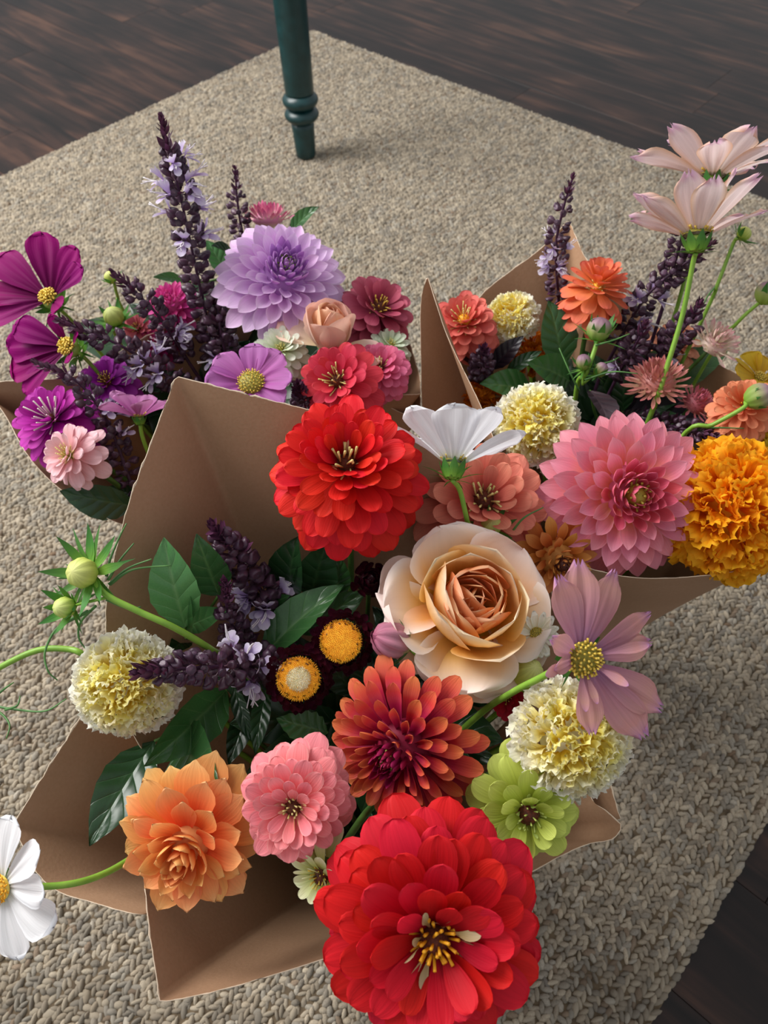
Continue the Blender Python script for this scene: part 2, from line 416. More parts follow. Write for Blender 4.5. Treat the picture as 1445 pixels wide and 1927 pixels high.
# ---------------------------------------------------------------- green turned leg
def leg_mat():
    m, nt, bs, out = newmat('green_paint'); L = nt.links
    tc = N(nt, 'ShaderNodeTexCoord'); nz = N(nt, 'ShaderNodeTexNoise'); nz.inputs['Scale'].default_value = 55; nz.inputs['Detail'].default_value = 3
    L.new(tc.outputs['Object'], nz.inputs['Vector'])
    c = ramp(nt, nz.outputs['Fac'], [(0.35, '#0d2f30'), (0.72, '#133a3c'), (0.79, '#143c3e'), (0.80, '#b89a72')])
    L.new(c, bs.inputs['Base Color']); bs.inputs['Roughness'].default_value = 0.33
    return m
LEGM = leg_mat()
lp0 = at(576, 293, RUGZ - 0.0005); ltop = at(543, -20, 0.31)
ax = (ltop - lp0).normalized()
leg = thing('chair_leg', 'dark green painted turned wooden leg standing on the far rug corner', 'furniture leg', mtx=frame(lp0, ax))
q = scl(576, 293, 0.0)
def legpart(name, prof): ob(name, lathe(name, prof, LEGM, 32), leg)
def bead(z0, z1, r0, r1, n=10): return [(r0 + (r1 - r0) * math.sin(math.pi * i / n) ** 0.8, lerp(z0, z1, i / n)) for i in range(n + 1)]
legpart('foot', [(0.0185, 0.0), (0.0205, 0.002), (0.0215, 0.02), (0.0232, 0.058), (0.0240, 0.071)])
legpart('ring', bead(0.0705, 0.0985, 0.0235, 0.0355))
legpart('ring', bead(0.0985, 0.126, 0.0265, 0.0365))
legpart('shaft', [(0.0285, 0.1255), (0.029, 0.128), (0.0298, 0.2), (0.0312, 0.3), (0.033, 0.44), (0.034, 0.62)])
# ---------------------------------------------------------------- petals and heads
PROF = {
    'round':  [(0, .24), (.25, .48), (.5, .82), (.72, 1), (.86, .93), (.95, .66), (1, .12)],
    'spoon':  [(0, .16), (.3, .30), (.55, .66), (.75, 1), (.88, .92), (.96, .62), (1, .10)],
    'point':  [(0, .34), (.25, .74), (.5, 1), (.7, .93), (.85, .62), (.95, .26), (1, .02)],
    'spike':  [(0, .55), (.25, .95), (.4, 1), (.65, .7), (.85, .32), (1, .01)],
    'fan':    [(0, .14), (.3, .42), (.6, .78), (.85, 1), (.95, .98), (1, .86)],
    'cosmos': [(0, .12), (.2, .36), (.45, .74), (.7, .98), (.85, 1), (.95, .86), (1, .62)],
    'rose':   [(0, .35), (.2, .68), (.45, .95), (.65, 1), (.82, .9), (.94, .62), (1, .26)],
    'leaf':   [(0, .04), (.1, .42), (.25, .82), (.42, 1), (.6, .9), (.78, .6), (.92, .24), (1, .01)],
    'thin':   [(0, .8), (.3, 1), (.7, .6), (1, .05)],
    'tube':   [(0, .5), (.3, .7), (.6, .92), (.78, 1), (.9, .8), (.97, .45), (1, .06)],
}
def _cap(pts, tc, pw=.5):
    xs = [p[0] for p in pts]; ys = [p[1] for p in pts]
    out = []
    for i in range(61):
        t = i / 60; v = float(np.interp(t, xs, ys))
        if t > tc: v *= max(0.0, 1 - ((t - tc) / (1 - tc)) ** 2) ** pw
        out.append((t, v))
    return out
PROF['round'] = _cap([(0, .22), (.15, .36), (.35, .68), (.55, .93), (.7, 1), (1, 1)], .74, .45)
PROF['long'] = [(0, .15), (.15, .32), (.35, .7), (.55, .96), (.68, 1), (.8, .9), (.9, .66), (.96, .45), (1, .28)]
PROF['spoon'] = _cap([(0, .16), (.3, .30), (.5, .62), (.66, .95), (.75, 1), (1, 1)], .66)
PROF['tube'] = _cap([(0, .5), (.3, .7), (.6, .92), (.75, 1), (1, 1)], .66, .55)
PROF['rose'] = _cap([(0, .32), (.2, .66), (.4, .92), (.6, 1), (1, 1)], .55)
PROF['blunt'] = _cap([(0, .32), (.25, .74), (.5, 1), (.65, 1), (.85, .86), (1, .5)], .62, .6)
PROF['cosmos'] = _cap([(0, .12), (.2, .36), (.45, .74), (.7, .98), (1, 1)], .80, .42)
def petal(mat, W=.45, prof='round', phi=(.5, .3), bend=-.3, bend0=0.0, bp=1.3, tip=0.0, teeth=3, ruf=0.0, rf=2.0,
          pleat=0.0, nu=9, nv=8, seed=0, crk=0.0, rnd=0.0, fold=0.0, serr=0.0, twist=0.0, name='petal', ex=1.7):
    rg = random.Random(seed)
    pr = PROF[prof]; xs = [p[0] for p in pr]; ys = [p[1] for p in pr]
    V, U, F = [], [], []
    ts = [1 - (1 - i / nu) ** ex for i in range(nu + 1)]
    y = z = 0.0; pa = bend0; ph0 = rg.random() * 6.28
    cy, cz = [0.0], [0.0]
    dense = 40; yy = zz = 0.0; path = [(0, 0, bend0)]
    for i in range(1, dense + 1):
        t = i / dense; a = bend0 + bend * t ** bp
        yy += math.cos(a) / dense; zz += math.sin(a) / dense; path.append((yy, zz, a))
    def P(t):
        f = max(0, min(1, t)) * dense; i = min(dense - 1, int(f)); g = f - i
        return tuple(lerp(path[i][k], path[i+1][k], g) for k in range(3))
    for i, t in enumerate(ts):
        wv = W * float(np.interp(t, xs, ys))
        ph = lerp(phi[0], phi[1], t)
        for j in range(nv + 1):
            s = -1 + 2 * j / nv
            te = t
            if tip or rnd:
                tooth = 0.5 - 0.5 * math.cos(2 * math.pi * teeth * (s + 1) / 2)
                te = t * (1 - tip * t ** 4 * (1 - tooth) - rnd * t ** 4 * s * s)
            w2 = wv * (1 + (serr * (1 if i % 2 else -1) if 0 < i < nu else 0))
            py, pz, a = P(te)
            if abs(ph) > 1e-3:
                R = w2 / ph; an = s * ph / 2
                xx = R * math.sin(an); hz = R * (1 - math.cos(an))
            else: xx = s * w2 / 2; hz = 0
            hz += fold * abs(s) * w2 * .5
            hz += ruf * t * t * (0.25 + 0.75 * s * s) * math.sin(rf * math.pi * (s * 1.0 + t * 0.8) + ph0)
            hz += pleat * math.sin(math.pi * t) ** .5 * math.cos(2.5 * 2 * math.pi * (s + 1) / 2) * (1 - .5 * abs(s))
            if crk: 
                hz += rg.uniform(-crk, crk) * t * t; py += rg.uniform(-crk, crk) * .6 * t ** 3; xx += rg.uniform(-crk, crk) * .5 * t
            if twist:
                hz += twist * s * w2 * t
            V.append((xx, py - math.sin(a) * hz, pz + math.cos(a) * hz)); U.append((j / nv, t))
    for i in range(nu):
        for j in range(nv):
            a = i * (nv + 1) + j
            F.append((a, a + 1, a + nv + 2, a + nv + 1))
    return me(name, V, F, mat, U)
RZ = lambda a: Matrix.Rotation(a, 4, 'Z')
RX = lambda a: Matrix.Rotation(a, 4, 'X')
RYM = lambda a: Matrix.Rotation(a, 4, 'Y')
def pmat(az, B, H, e, L, roll=0.0, sx=1.0, off=(0, 0)):
    return Matrix.Translation((off[0], off[1], 0)) @ RZ(az) @ Matrix.Translation((0, B, H)) @ RX(e) @ RYM(roll) @ Matrix.Diagonal((L * sx, L, L, 1))
GA = math.radians(137.508)
D = math.radians
def rosette(emp, stages, n, L, E, B, H, seed, pl=.7, pe=1.0, pb=1.0, jit=.06, je=4, part='petal', a0=None, off=(0, 0), skip=None, jr=.10):
    rg = random.Random(seed); a0 = rg.random() * 6.28 if a0 is None else a0
    for i in range(n):
        t = (i + .5) / n
        st = stages[min(len(stages) - 1, int(t * len(stages)))]
        az = a0 + i * GA + rg.gauss(0, jit)
        if skip and skip(t, az): continue
        l = lerp(L[0], L[1], t ** pl) * (1 + rg.gauss(0, jit * .7)); e = D(lerp(E[0], E[1], t ** pe) + rg.gauss(0, je))
        ob(part, rg.choice(st), emp, pmat(az, lerp(B[0], B[1], t ** pb), lerp(H[0], H[1], t ** pb), e, l, rg.gauss(0, jr), off=off))
def ring(emp, meshes, n, L, e, B, H, seed, part='petal', jit=.08, je=5, a0=0, jr=.08, off=(0, 0)):
    rg = random.Random(seed)
    for i in range(n):
        az = a0 + 2 * math.pi * i / n + rg.gauss(0, jit)
        ob(part, rg.choice(meshes) if len(meshes) != n else meshes[i], emp, pmat(az, B, H, D(e + rg.gauss(0, je)), L * (1 + rg.gauss(0, .05)), rg.gauss(0, jr), off=off))

BASES = {'F': at(650, 1330, .38), 'L': at(400, 700, .38), 'R': at(1190, 850, .38)}
for k in BASES: BASES[k].z = 0
GROUP = {'F': 'flowers of the front bouquet', 'L': 'flowers of the back left bouquet', 'R': 'flowers of the right bouquet'}
def stem_to_base(emp, p, n, bq, r=.0018, mat=STEMD, path=None, drop=.07, seed=0, zend=.035, straight=False):
    rg = random.Random(seed * 77 + 5)
    b = BASES[bq]; an = math.atan2(p.y - b.y, p.x - b.x) + 0.9
    rb = .012 + .016 * rg.random()
    e = Vector((b.x + rb * math.cos(an), b.y + rb * math.sin(an), zend))
    if path:
        q = [p] + [at(*v) for v in path]
        last = q[-1]
    else:
        down = Vector((b.x, b.y, 0.12)) - p
        q1 = p - n * drop * .6 + down.normalized() * drop * .4
        q = [p, q1]; last = q1
    if last.z > .2:
        m = last.lerp(e, .5); m += (Vector((b.x, b.y, m.z)) - m) * .25
        q += [m]
    q.append(e)
    return tube('stem', crom(q, 6), r, r * 1.25, mat, emp)
def head(name, label, bq, px, py, z, n):
    nn = cdir(*n); p = at(px, py, z)
    emp = thing(name, label, 'flower', GROUP[bq], frame(p, nn))
    return emp, p, nn, scl(px, py, z)
def disc_mesh(mat, R, hgt, cnt, fl, fw, mat2, seed=0, name='disc', spread=1.0, jit=.2, taper=1.4):
    """domed centre carrying many little florets, one mesh"""
    rg = random.Random(seed); V, F, U, fm = [], [], [], []
    seg, rn = 16, 5
    for i in range(rn + 1):
        a = math.pi / 2 * i / rn
        for k in range(seg):
            b = 2 * math.pi * k / seg
            V.append((R * math.sin(a) * math.cos(b), R * math.sin(a) * math.sin(b), hgt * math.cos(a))); U.append((k / seg, i / rn))
        if i:
            for k in range(seg):
                k2 = (k + 1) % seg; F.append(((i-1)*seg+k, i*seg+k, i*seg+k2, (i-1)*seg+k2)); fm.append(0)
    for i in range(cnt):
        t = (i + .5) / cnt; a = math.acos(1 - t * .96 * spread); b = i * GA
        p = Vector((R * math.sin(a) * math.cos(b), R * math.sin(a) * math.sin(b), hgt * math.cos(a)))
        d = Vector((math.sin(a) * math.cos(b), math.sin(a) * math.sin(b), math.cos(a) + .35)).normalized()
        d = (d + Vector((rg.gauss(0, jit), rg.gauss(0, jit), rg.gauss(0, jit)))).normalized()
        l = fl * rg.uniform(.7, 1.25)
        pts = [p, p + d * l * .6, p + d * l]
        v, f, u = tube_geo(pts, fw * .7, fw * .7 * taper, 5)
        o = len(V); V += v; U += [(.5, t)] * len(v); F += [tuple(x + o for x in ff) for ff in f]; fm += [1] * len(f)
    return me(name, V, F, None, U, mats=[mat, mat2], fmat=fm)
def green_cup(emp, R, H0, mat=None):
    ob('calyx', lathe('calyx', [(.12 * R, H0 - .55 * R), (.3 * R, H0 - .45 * R), (.46 * R, H0 - .2 * R), (.5 * R, H0)], mat or STEMD, 12), emp)

YEL = plain_mat('floret_yellow', '#d9b13a', '#f0d566', 500, .5)
YELG = plain_mat('floret_pale_yellow', '#cfc26a', '#e8dc9a', 500, .5)
ORY = plain_mat('floret_golden', '#e89a10', '#f6b929', 500, .55)
BRN = plain_mat('disc_brown', '#3a160c', '#6b2e14', 700, .7, bump=.6)
OLV = plain_mat('disc_olive', '#6b6420', '#a09434', 600, .6, bump=.5)

def zinnia(label, bq, px, py, z, rpx, n, stops, seed, N_=72, E=(58, -14), W=.42, eye=(.20, BRN, YEL, 26), edge=None, Lin=.40, bend=(.1, -.55),
           off=(0, 0), trans=.25, name='zinnia', stempath=None, phi=.5, fl=.12, cupmat=None, prof='round', H=(.22, -.10), vein=.15, pl=.75, ruf=.015, ptl=None):
    emp, p, nn, k = head(name, label, bq, px, py, z, n); R = rpx * k
    m = petal_mat('zinnia_petal_%d' % seed, stops, edge=edge, vein=vein, trans=trans, rough=.6, spec=.2, hue=.004, var=.12)
    inn = [petal(m, W * 1.0, prof, (phi * 1.6, phi), bend[0], seed=seed + i, ruf=ruf) for i in range(3)]
    mid = [petal(m, W, prof, (phi, phi * .7), (bend[0] + bend[1]) * .5, seed=seed + 9 + i, ruf=ruf) for i in range(3)]
    out = [petal(m, W * .98, prof, (phi * .7, -.25), bend[1], seed=seed + 19 + i, ruf=ruf) for i in range(4)]
    rosette(emp, [inn, mid, out, out], N_, (Lin * R, .93 * R), E, (.10 * R, .10 * R), (H[0] * R, H[1] * R), seed, pl=pl, jit=.07, je=4, off=off)
    er, dm, fm, fc = eye
    if ptl:                                            # faded narrow petaloids curling out of the eye
        pm_ = petal_mat('petaloid_%d' % seed, ptl[1], vein=.25, trans=.2); rg = random.Random(seed + 5)
        pt = [petal(pm_, .26, 'spoon', (1.6, .9), rg.uniform(-.9, .5), seed=i, twist=rg.uniform(-.6, .6)) for i in range(3)]
        for i in range(ptl[0]): ob('petaloid', pt[i % 3], emp, pmat(i * GA, er * R * rg.uniform(.5, 1.0), .16 * R, D(rg.uniform(20, 70)), R * rg.uniform(.16, .30), rg.gauss(0, .5), off=off))
    ob('disc', disc_mesh(dm, er * R, er * R * .8 + .12 * R, int(fc * 1.5), fl * R, .015 * R, fm, seed), emp, Matrix.Translation((off[0], off[1], .06 * R)))
    green_cup(emp, R * .55, H[1] * R * .6, cupmat)
    stem_to_base(emp, p - nn * (.25 * R), nn, bq, .0021, STEMD, stempath, seed=seed)
    return emp
def dahlia(label, bq, px, py, z, rpx, n, stops, seed, N_=120, E=(82, -26), L=(.16, .60), B=(.03, .42), H=(.36, -.06), W=.52, prof='point', edge=None,
           phi=((2.4, 1.6), (1.2, .9), (.8, .4)), bend=(.6, .15, -.15), eye=(.07, '#8a8a30'), off=(0, 0), trans=.25, vein=.12, name='dahlia', pe=1.0, pl=.8, pb=.8,
           tip=0, stops_in=None, edgew=.8, je=3, jit=.05, skip=None):
    emp, p, nn, k = head(name, label, bq, px, py, z, n); R = rpx * k
    m = petal_mat('dahlia_petal_%d' % seed, stops, edge=edge, vein=vein, trans=trans, rough=.55, spec=.25, edgew=edgew)
    mi = petal_mat('dahlia_petal_inner_%d' % seed, stops_in, edge=edge, vein=vein, trans=trans, rough=.55, spec=.25, edgew=edgew) if stops_in else m
    sts = []
    for q, (ph, bd) in enumerate(zip(phi, bend)):
        sts.append([petal(mi if q == 0 else m, W, prof, ph, bd, seed=seed + q * 7 + i, nu=7, nv=8 if ph[0] > 2 else 6, tip=tip, teeth=2, ruf=.01) for i in range(3)])
    rosette(emp, sts, N_, (L[0] * R, L[1] * R), E, (B[0] * R, B[1] * R), (H[0] * R, H[1] * R), seed, pl=pl, pe=pe, pb=pb, jit=jit, je=je, off=off, skip=skip)
    em = plain_mat('dahlia_eye_%d' % seed, eye[1], eye[1], 500, .6)
    ob('disc', disc_mesh(em, eye[0] * R, eye[0] * R * 1.2, 20, .05 * R, .014 * R, em, seed), emp, Matrix.Translation((off[0], off[1], H[0] * R)))
    core = lathe('receptacle', [(B[1] * R * .3, H[1] * R - .2 * R), (B[1] * R * .95, H[1] * R), (B[1] * R * .75, lerp(H[1], H[0], .5) * R), (B[1] * R * .3, H[0] * R * .9)], m if not stops_in else mi, 14)
    ob('receptacle', core, emp, Matrix.Translation((off[0], off[1], 0)))
    green_cup(emp, R * .5, (H[1] - .1) * R)
    stem_to_base(emp, p - nn * (.3 * R), nn, bq, .0022, STEMD, seed=seed)
    return emp
def marigold(label, bq, px, py, z, rpx, n, stops, seed, N_=230, flat=.8, trans=.45, vein=.12, stempath=None, crk=.09, inner=None, middle=None):
    emp, p, nn, k = head('marigold', label, bq, px, py, z, n); R = rpx * k
    m = petal_mat('marigold_petal_%d' % (seed // 10), stops, vein=vein, trans=trans, rough=.6, spec=.2, var=.12, hue=.006)
    mi = petal_mat('marigold_inner_%d' % (seed // 10), inner or stops, vein=vein, trans=trans, rough=.6, spec=.2, var=.12, hue=.006)
    def pm(mat, i): return petal(mat, .62 + .12 * (i % 3), 'fan', (.6 + .6 * (i % 3), -.4 + .4 * (i % 4)), (-.9, -.2, .5, .1)[i % 4], seed=seed + i, nu=5, nv=7, tip=.12, teeth=2, ruf=.14, rf=2.6, crk=crk, ex=1.2)
    mm = petal_mat('marigold_middle_%d' % (seed // 10), middle or stops, vein=vein, trans=trans, rough=.6, spec=.2, var=.12, hue=.006)
    mo_ = [pm(m, i) for i in range(8)]; mi_ = [pm(mi, i) for i in range(8)]; mm_ = [pm(mm, i) for i in range(8)]
    rg = random.Random(seed)
    for i in range(N_):
        t = (i + .5) / N_; th = math.acos(1 - t * 1.12)         # polar angle on the ball
        az = i * GA + rg.gauss(0, .12)
        e = math.pi / 2 - th + rg.gauss(0, .16)
        L = R * lerp(.38, .46, t) * (1 + rg.gauss(0, .08))
        B = R * .56 * math.sin(th); H = R * (.56 * flat * math.cos(th))
        ob('petal', (lambda q: mi_ if q < .20 else mm_ if q < .55 else mo_)(t + rg.gauss(0, .09))[rg.randrange(8)], emp, pmat(az, B, H, e, L, rg.uniform(-1.5, 1.5)))
    ob('receptacle', lathe('receptacle', [(.10 * R, -.45 * R), (.32 * R, -.2 * R), (.50 * R, 0), (.36 * R, .28 * R * flat), (.1 * R, .48 * R * flat)], m, 14), emp)
    ob('calyx', lathe('calyx', [(.07 * R, -.9 * R), (.2 * R, -.7 * R), (.26 * R, -.4 * R), (.36 * R, -.16 * R)], STEM, 12), emp)
    stem_to_base(emp, p - nn * (.85 * R), nn, bq, .0020, STEM, stempath, seed=seed)
    return emp
def rose(label, bq, px, py, z, rpx, n, seed, bud=False):
    emp, p, nn, k = head('rose', label, bq, px, py, z, n); R = rpx * k
    if bud:
        mi = petal_mat('rose_bud_inner', [(0, '#e8b47a'), (.6, '#f0b691'), (1, '#f1c0a4')], vein=.08, trans=.3)
        mo = petal_mat('rose_bud_outer', [(0, '#f0dcae'), (.5, '#f3d9c6'), (1, '#eebfae')], vein=.08, trans=.3)
        ring(emp, [petal(mi, 1.0, 'rose', (2.6, 2.0), .35, seed=1)], 3, .95 * R, 82, .05 * R, 0, 1, a0=.4)
        ring(emp, [petal(mi, 1.1, 'rose', (2.2, 1.7), .45, seed=2)], 4, 1.0 * R, 78, .18 * R, -.02 * R, 2, a0=1.1)
        ring(emp, [petal(mo, 1.15, 'rose', (1.9, 1.2), .40, seed=3, ruf=.02), petal(mo, 1.15, 'rose', (1.9, 1.1), .3, seed=4)], 5, 1.05 * R, 72, .30 * R, -.1 * R, 3, a0=.2)
        ring(emp, [petal(mo, .95, 'rose', (1.4, -.5), -.5, seed=6, ruf=.05)], 2, 1.15 * R, 22, .30 * R, -.12 * R, 4, a0=D(235), jit=.1)
    else:
        mi = petal_mat('rose_inner', [(0, '#f2b450'), (.45, '#f4ab66'), (.85, '#f29c64'), (1, '#f5bd92')], vein=.08, trans=.3, var=.1)
        mm = petal_mat('rose_middle', [(0, '#f0b030'), (.45, '#f5c468'), (.8, '#f7d298'), (1, '#f9e4c4')], vein=.07, trans=.3, var=.08)
        mo = petal_mat('rose_outer', [(0, '#eaaa20'), (.38, '#f6c070'), (.7, '#f9d8ba'), (1, '#fbece6')], edge='#f6ebe6', edgew=.65, vein=.06, trans=.3, var=.06)
        # packed heart of upright petals, a deep cup round it, then loose outer petals
        rosette(emp, [[petal(mi, 1.35, 'rose', (1.7, 1.2), .45, seed=i, ruf=.03, rf=1.4, nu=10, nv=10) for i in range(5)]], 19, (.42 * R, .56 * R), (84, 74), (.05 * R, .34 * R), (.0, .0), 3, je=5, jit=.2, jr=.12)
        ring(emp, [petal(mi, 1.4, 'rose', (1.8, 1.4), .40, seed=60 + i, ruf=.04) for i in range(3)], 5, .58 * R, 76, .34 * R, .0, 4, a0=.9, je=4)
        ring(emp, [petal(mm, 1.45, 'rose', (1.7, 1.4), .55, seed=20 + i, ruf=.03) for i in range(3)], 5, .70 * R, 70, .42 * R, -.06 * R, 5, a0=2.75, je=3)
        ring(emp, [petal(mm, 1.40, 'rose', (1.5, 1.1), .42, seed=30 + i, ruf=.04) for i in range(3)], 5, .74 * R, 60, .44 * R, -.12 * R, 6, a0=3.35, je=5)
        ring(emp, [petal(mo, 1.55, 'rose', (1.3, .5), -.3 - .2 * (i % 2), seed=40 + i, ruf=.13, rf=1.5, nu=13, nv=16, tip=.05, teeth=2) for i in range(4)], 5, .80 * R, 36, .36 * R, -.16 * R, 7, a0=.4, je=9, jit=.2, jr=.3)
        ring(emp, [petal(mo, 1.45, 'rose', (1.0, -.1), -.6 - .3 * (i % 3), seed=50 + i, ruf=.17, rf=1.4, nu=13, nv=16, tip=.07, teeth=2) for i in range(5)], 6, .90 * R, 17, .30 * R, -.2 * R, 8, a0=.0, je=10, jit=.2, jr=.35)
    ob('calyx', lathe('calyx', [(.06 * R, -.5 * R), (.18 * R, -.42 * R), (.3 * R, -.22 * R), (.34 * R, -.05 * R)], STEMD, 12), emp)
    stem_to_base(emp, p - nn * (.45 * R), nn, bq, .0024, STEMD, seed=seed)
    return emp
def cosmos(label, bq, px, py, z, rpx, n, stops, seed, elev=12, n_=8, W=.60, stempath=None, disc=(.17, OLV, YEL), bend=-.25, tip=.06, edge=None, pleat=.018, je=6,
           ruf=.025, elevs=None, lens=None, azs=None, cup=True, phi=(.9, .25), stemr=.0016, stemmat=None, rg_jit=.10, trans=.35, extra=0, edgew=.8, prof='cosmos', spec=.3):
    emp, p, nn, k = head('cosmos', label, bq, px, py, z, n); R = rpx * k; rg = random.Random(seed)
    m = petal_mat('cosmos_petal_%d' % seed, stops, edge=edge, vein=.16, veinsc=20, trans=trans, rough=.55, var=.10, hue=.010, edgew=edgew, spec=spec)
    ms = [petal(m, W, prof, phi, bend + rg.uniform(-.15, .15), seed=seed + i, tip=tip, teeth=3, rnd=.03, pleat=pleat, ruf=ruf, nu=10, nv=12, twist=rg.uniform(-.2, .2)) for i in range(4)]
    for i in range(n_):
        az = (azs[i] if azs else 2 * math.pi * i / n_ + rg.gauss(0, rg_jit) + seed)
        e = D((elevs[i] if elevs else elev + rg.gauss(0, je)))
        L = .93 * R * (lens[i] if lens else 1 + rg.gauss(0, .05))
        ob('petal', ms[i % 4], emp, pmat(az, .07 * R, (.004 if i % 2 else -.004) * R, e, L, rg.gauss(0, .12)))
    if extra:                                           # narrow petaloids near the disc
        mx = petal(m, .22, 'spoon', (1.2, .6), .2, seed=seed + 77)
        for i in range(extra): ob('petal', mx, emp, pmat(rg.random() * 6.28, .09 * R, .03 * R, D(elev + 18 + rg.gauss(0, 6)), R * rg.uniform(.35, .8)))
    if disc:
        ob('disc', disc_mesh(disc[1], disc[0] * R, disc[0] * R * .55, 70, .05 * R, .015 * R, disc[2], seed, jit=.3, spread=.75), emp, Matrix.Translation((0, 0, .04 * R)))
    if cup:
        ob('receptacle', lathe('receptacle', [(.04 * R, -.17 * R), (.105 * R, -.13 * R), (.135 * R, -.04 * R), (.11 * R, .02 * R)], SEPY, 14), emp)
        s1 = petal(SEPAL, .5, 'spike', (.9, .3), .3, seed=2, nu=5, nv=4, name='sepal'); s2 = petal(SEPAL, .12, 'thin', (.5, .2), -.5, seed=3, nu=6, nv=2, name='sepal')
        for i in range(8):
            ob('sepal', s1, emp, pmat(i * math.pi / 4, .10 * R, -.17 * R, D(elev + 22), .26 * R))
        for i in range(8):
            ob('bract', s2, emp, pmat((i + .5) * math.pi / 4 + rg.gauss(0, .15), .05 * R, -.19 * R, D(rg.uniform(5, 35)), .34 * R * rg.uniform(.7, 1.2)))
    stem_to_base(emp, p - nn * (.19 * R), nn, bq, stemr, stemmat or STEM, stempath, seed=seed)
    return emp
SEPY = plain_mat('receptacle_yellow_green', '#7d9f3c', '#9cb354', 100, .45)
def strawflower(label, bq, px, py, z, rpx, n, stops, seed, N_=90, E=(72, -18), disc=None, B=(.34, .5), L=(.30, .52), H=(.10, -.2), W=.34, rough=.3, spec=.6, edge=None, bend=.35, prof='point'):
    emp, p, nn, k = head('strawflower', label, bq, px, py, z, n); R = rpx * k
    m = petal_mat('straw_bract_%d' % seed, stops, vein=.2, trans=.12, rough=rough, spec=spec, var=.25, edge=edge)
    ms = [petal(m, W, prof, (1.0, .7), bend + .15 * i, seed=seed + i, nu=6, nv=4, name='bract') for i in range(3)]
    rosette(emp, [ms], N_, (L[0] * R, L[1] * R), E, (B[0] * R, B[1] * R), (H[0] * R, H[1] * R), seed, jit=.06, je=5, part='bract')
    if disc:
        ob('disc', disc_mesh(disc[0], B[0] * R * 1.02, B[0] * R * .10, 620, .070 * R, .013 * R, disc[1], seed, jit=.2, taper=.15), emp, Matrix.Translation((0, 0, (H[0] + .13) * R)))
        if len(disc) > 2:
            ob('disc_centre', disc_mesh(disc[2], B[0] * R * .56, B[0] * R * .08, 260, .06 * R, .012 * R, disc[2], seed, jit=.2, taper=.15), emp, Matrix.Translation((0, 0, (H[0] + .13) * R + B[0] * R * .09)))
    ob('receptacle', lathe('receptacle', [(.12 * R, (H[1] - .25) * R), (.4 * R, (H[1] - .1) * R), (.52 * R, H[1] * R), (.36 * R, (H[0] - .05) * R), (.1 * R, H[0] * R)], m, 14), emp)
    stem_to_base(emp, p - nn * (.45 * R), nn, bq, .0017, STEMD, seed=seed)
    return emp
# ---- basil
def calyx_mesh():
    V, F, U = [], [], []
    seg = 7
    for i, (y, r) in enumerate(((0, .05), (.25, .07), (.42, .26), (.65, .36), (.85, .37), (1.0, .30))):
        for k in range(seg):
            a = 2 * math.pi * k / seg
            up = max(0, math.sin(a))
            V.append((r * math.cos(a), y + (.16 * up if i >= 4 else 0), r * .85 * math.sin(a) * (1.2 if i >= 4 and up > 0 else 1))); U.append((k / seg, i / 5))
        if i:
            for k in range(seg):
                k2 = (k + 1) % seg; F.append(((i-1)*seg+k, (i-1)*seg+k2, i*seg+k2, i*seg+k))
    V.append((0, .7, 0)); U.append((.5, .3)); c = len(V) - 1
    for k in range(seg): F.append((5*seg+k, 5*seg+(k+1) % seg, c))
    return me('calyx', V, F, BAS, U)
CALYX = calyx_mesh()
BRACT = petal(BASD, .55, 'spike', (1.0, .6), .5, seed=5, nu=5, nv=4, name='bract')
def floret_mesh(seed):
    rg = random.Random(seed); V, F, U, fm = [], [], [], []
    def add(m, M, mi):
        o = len(V)
        for v in m.vertices: V.append(M @ v.co)
        uv = [None] * len(m.vertices)
        for l, d in zip(m.loops, m.uv_layers[0].data): uv[l.vertex_index] = tuple(d.uv)
        U.extend(uv)
        for q in m.polygons: F.append(tuple(i + o for i in q.vertices)); fm.append(mi)
    up = petal(LILAC, 1.0, 'fan', (1.6, .4), .5, seed=seed, tip=.2, teeth=3, ruf=.08, nu=5, nv=6); lo = petal(LILAC, .55, 'spoon', (1.2, .5), -.5, seed=seed + 1, nu=5, nv=4)
    add(up, RX(D(40)), 0); add(lo, RX(D(-15)) @ Matrix.Scale(1.15, 4), 0); add(lo, RZ(.5) @ RX(D(5)) @ Matrix.Scale(.8, 4), 0); add(lo, RZ(-.5) @ RX(D(5)) @ Matrix.Scale(.8, 4), 0)
    for i in range(3):
        pts = [Vector((0, .2, .0)), Vector((rg.uniform(-.15, .15), .8, .05)), Vector((rg.uniform(-.3, .3), 1.35, rg.uniform(-.1, .25)))]
        v, f, u = tube_geo(crom(pts, 3), .03, .03, 4); o = len(V); V += v; U += [(0, 0)] * len(v); F += [tuple(x + o for x in ff) for ff in f]; fm += [1] * len(f)
    return me('floret', V, F, None, U, mats=[LILAC, STAMEN], fmat=fm)
FLORETS = [floret_mesh(11), floret_mesh(23)]
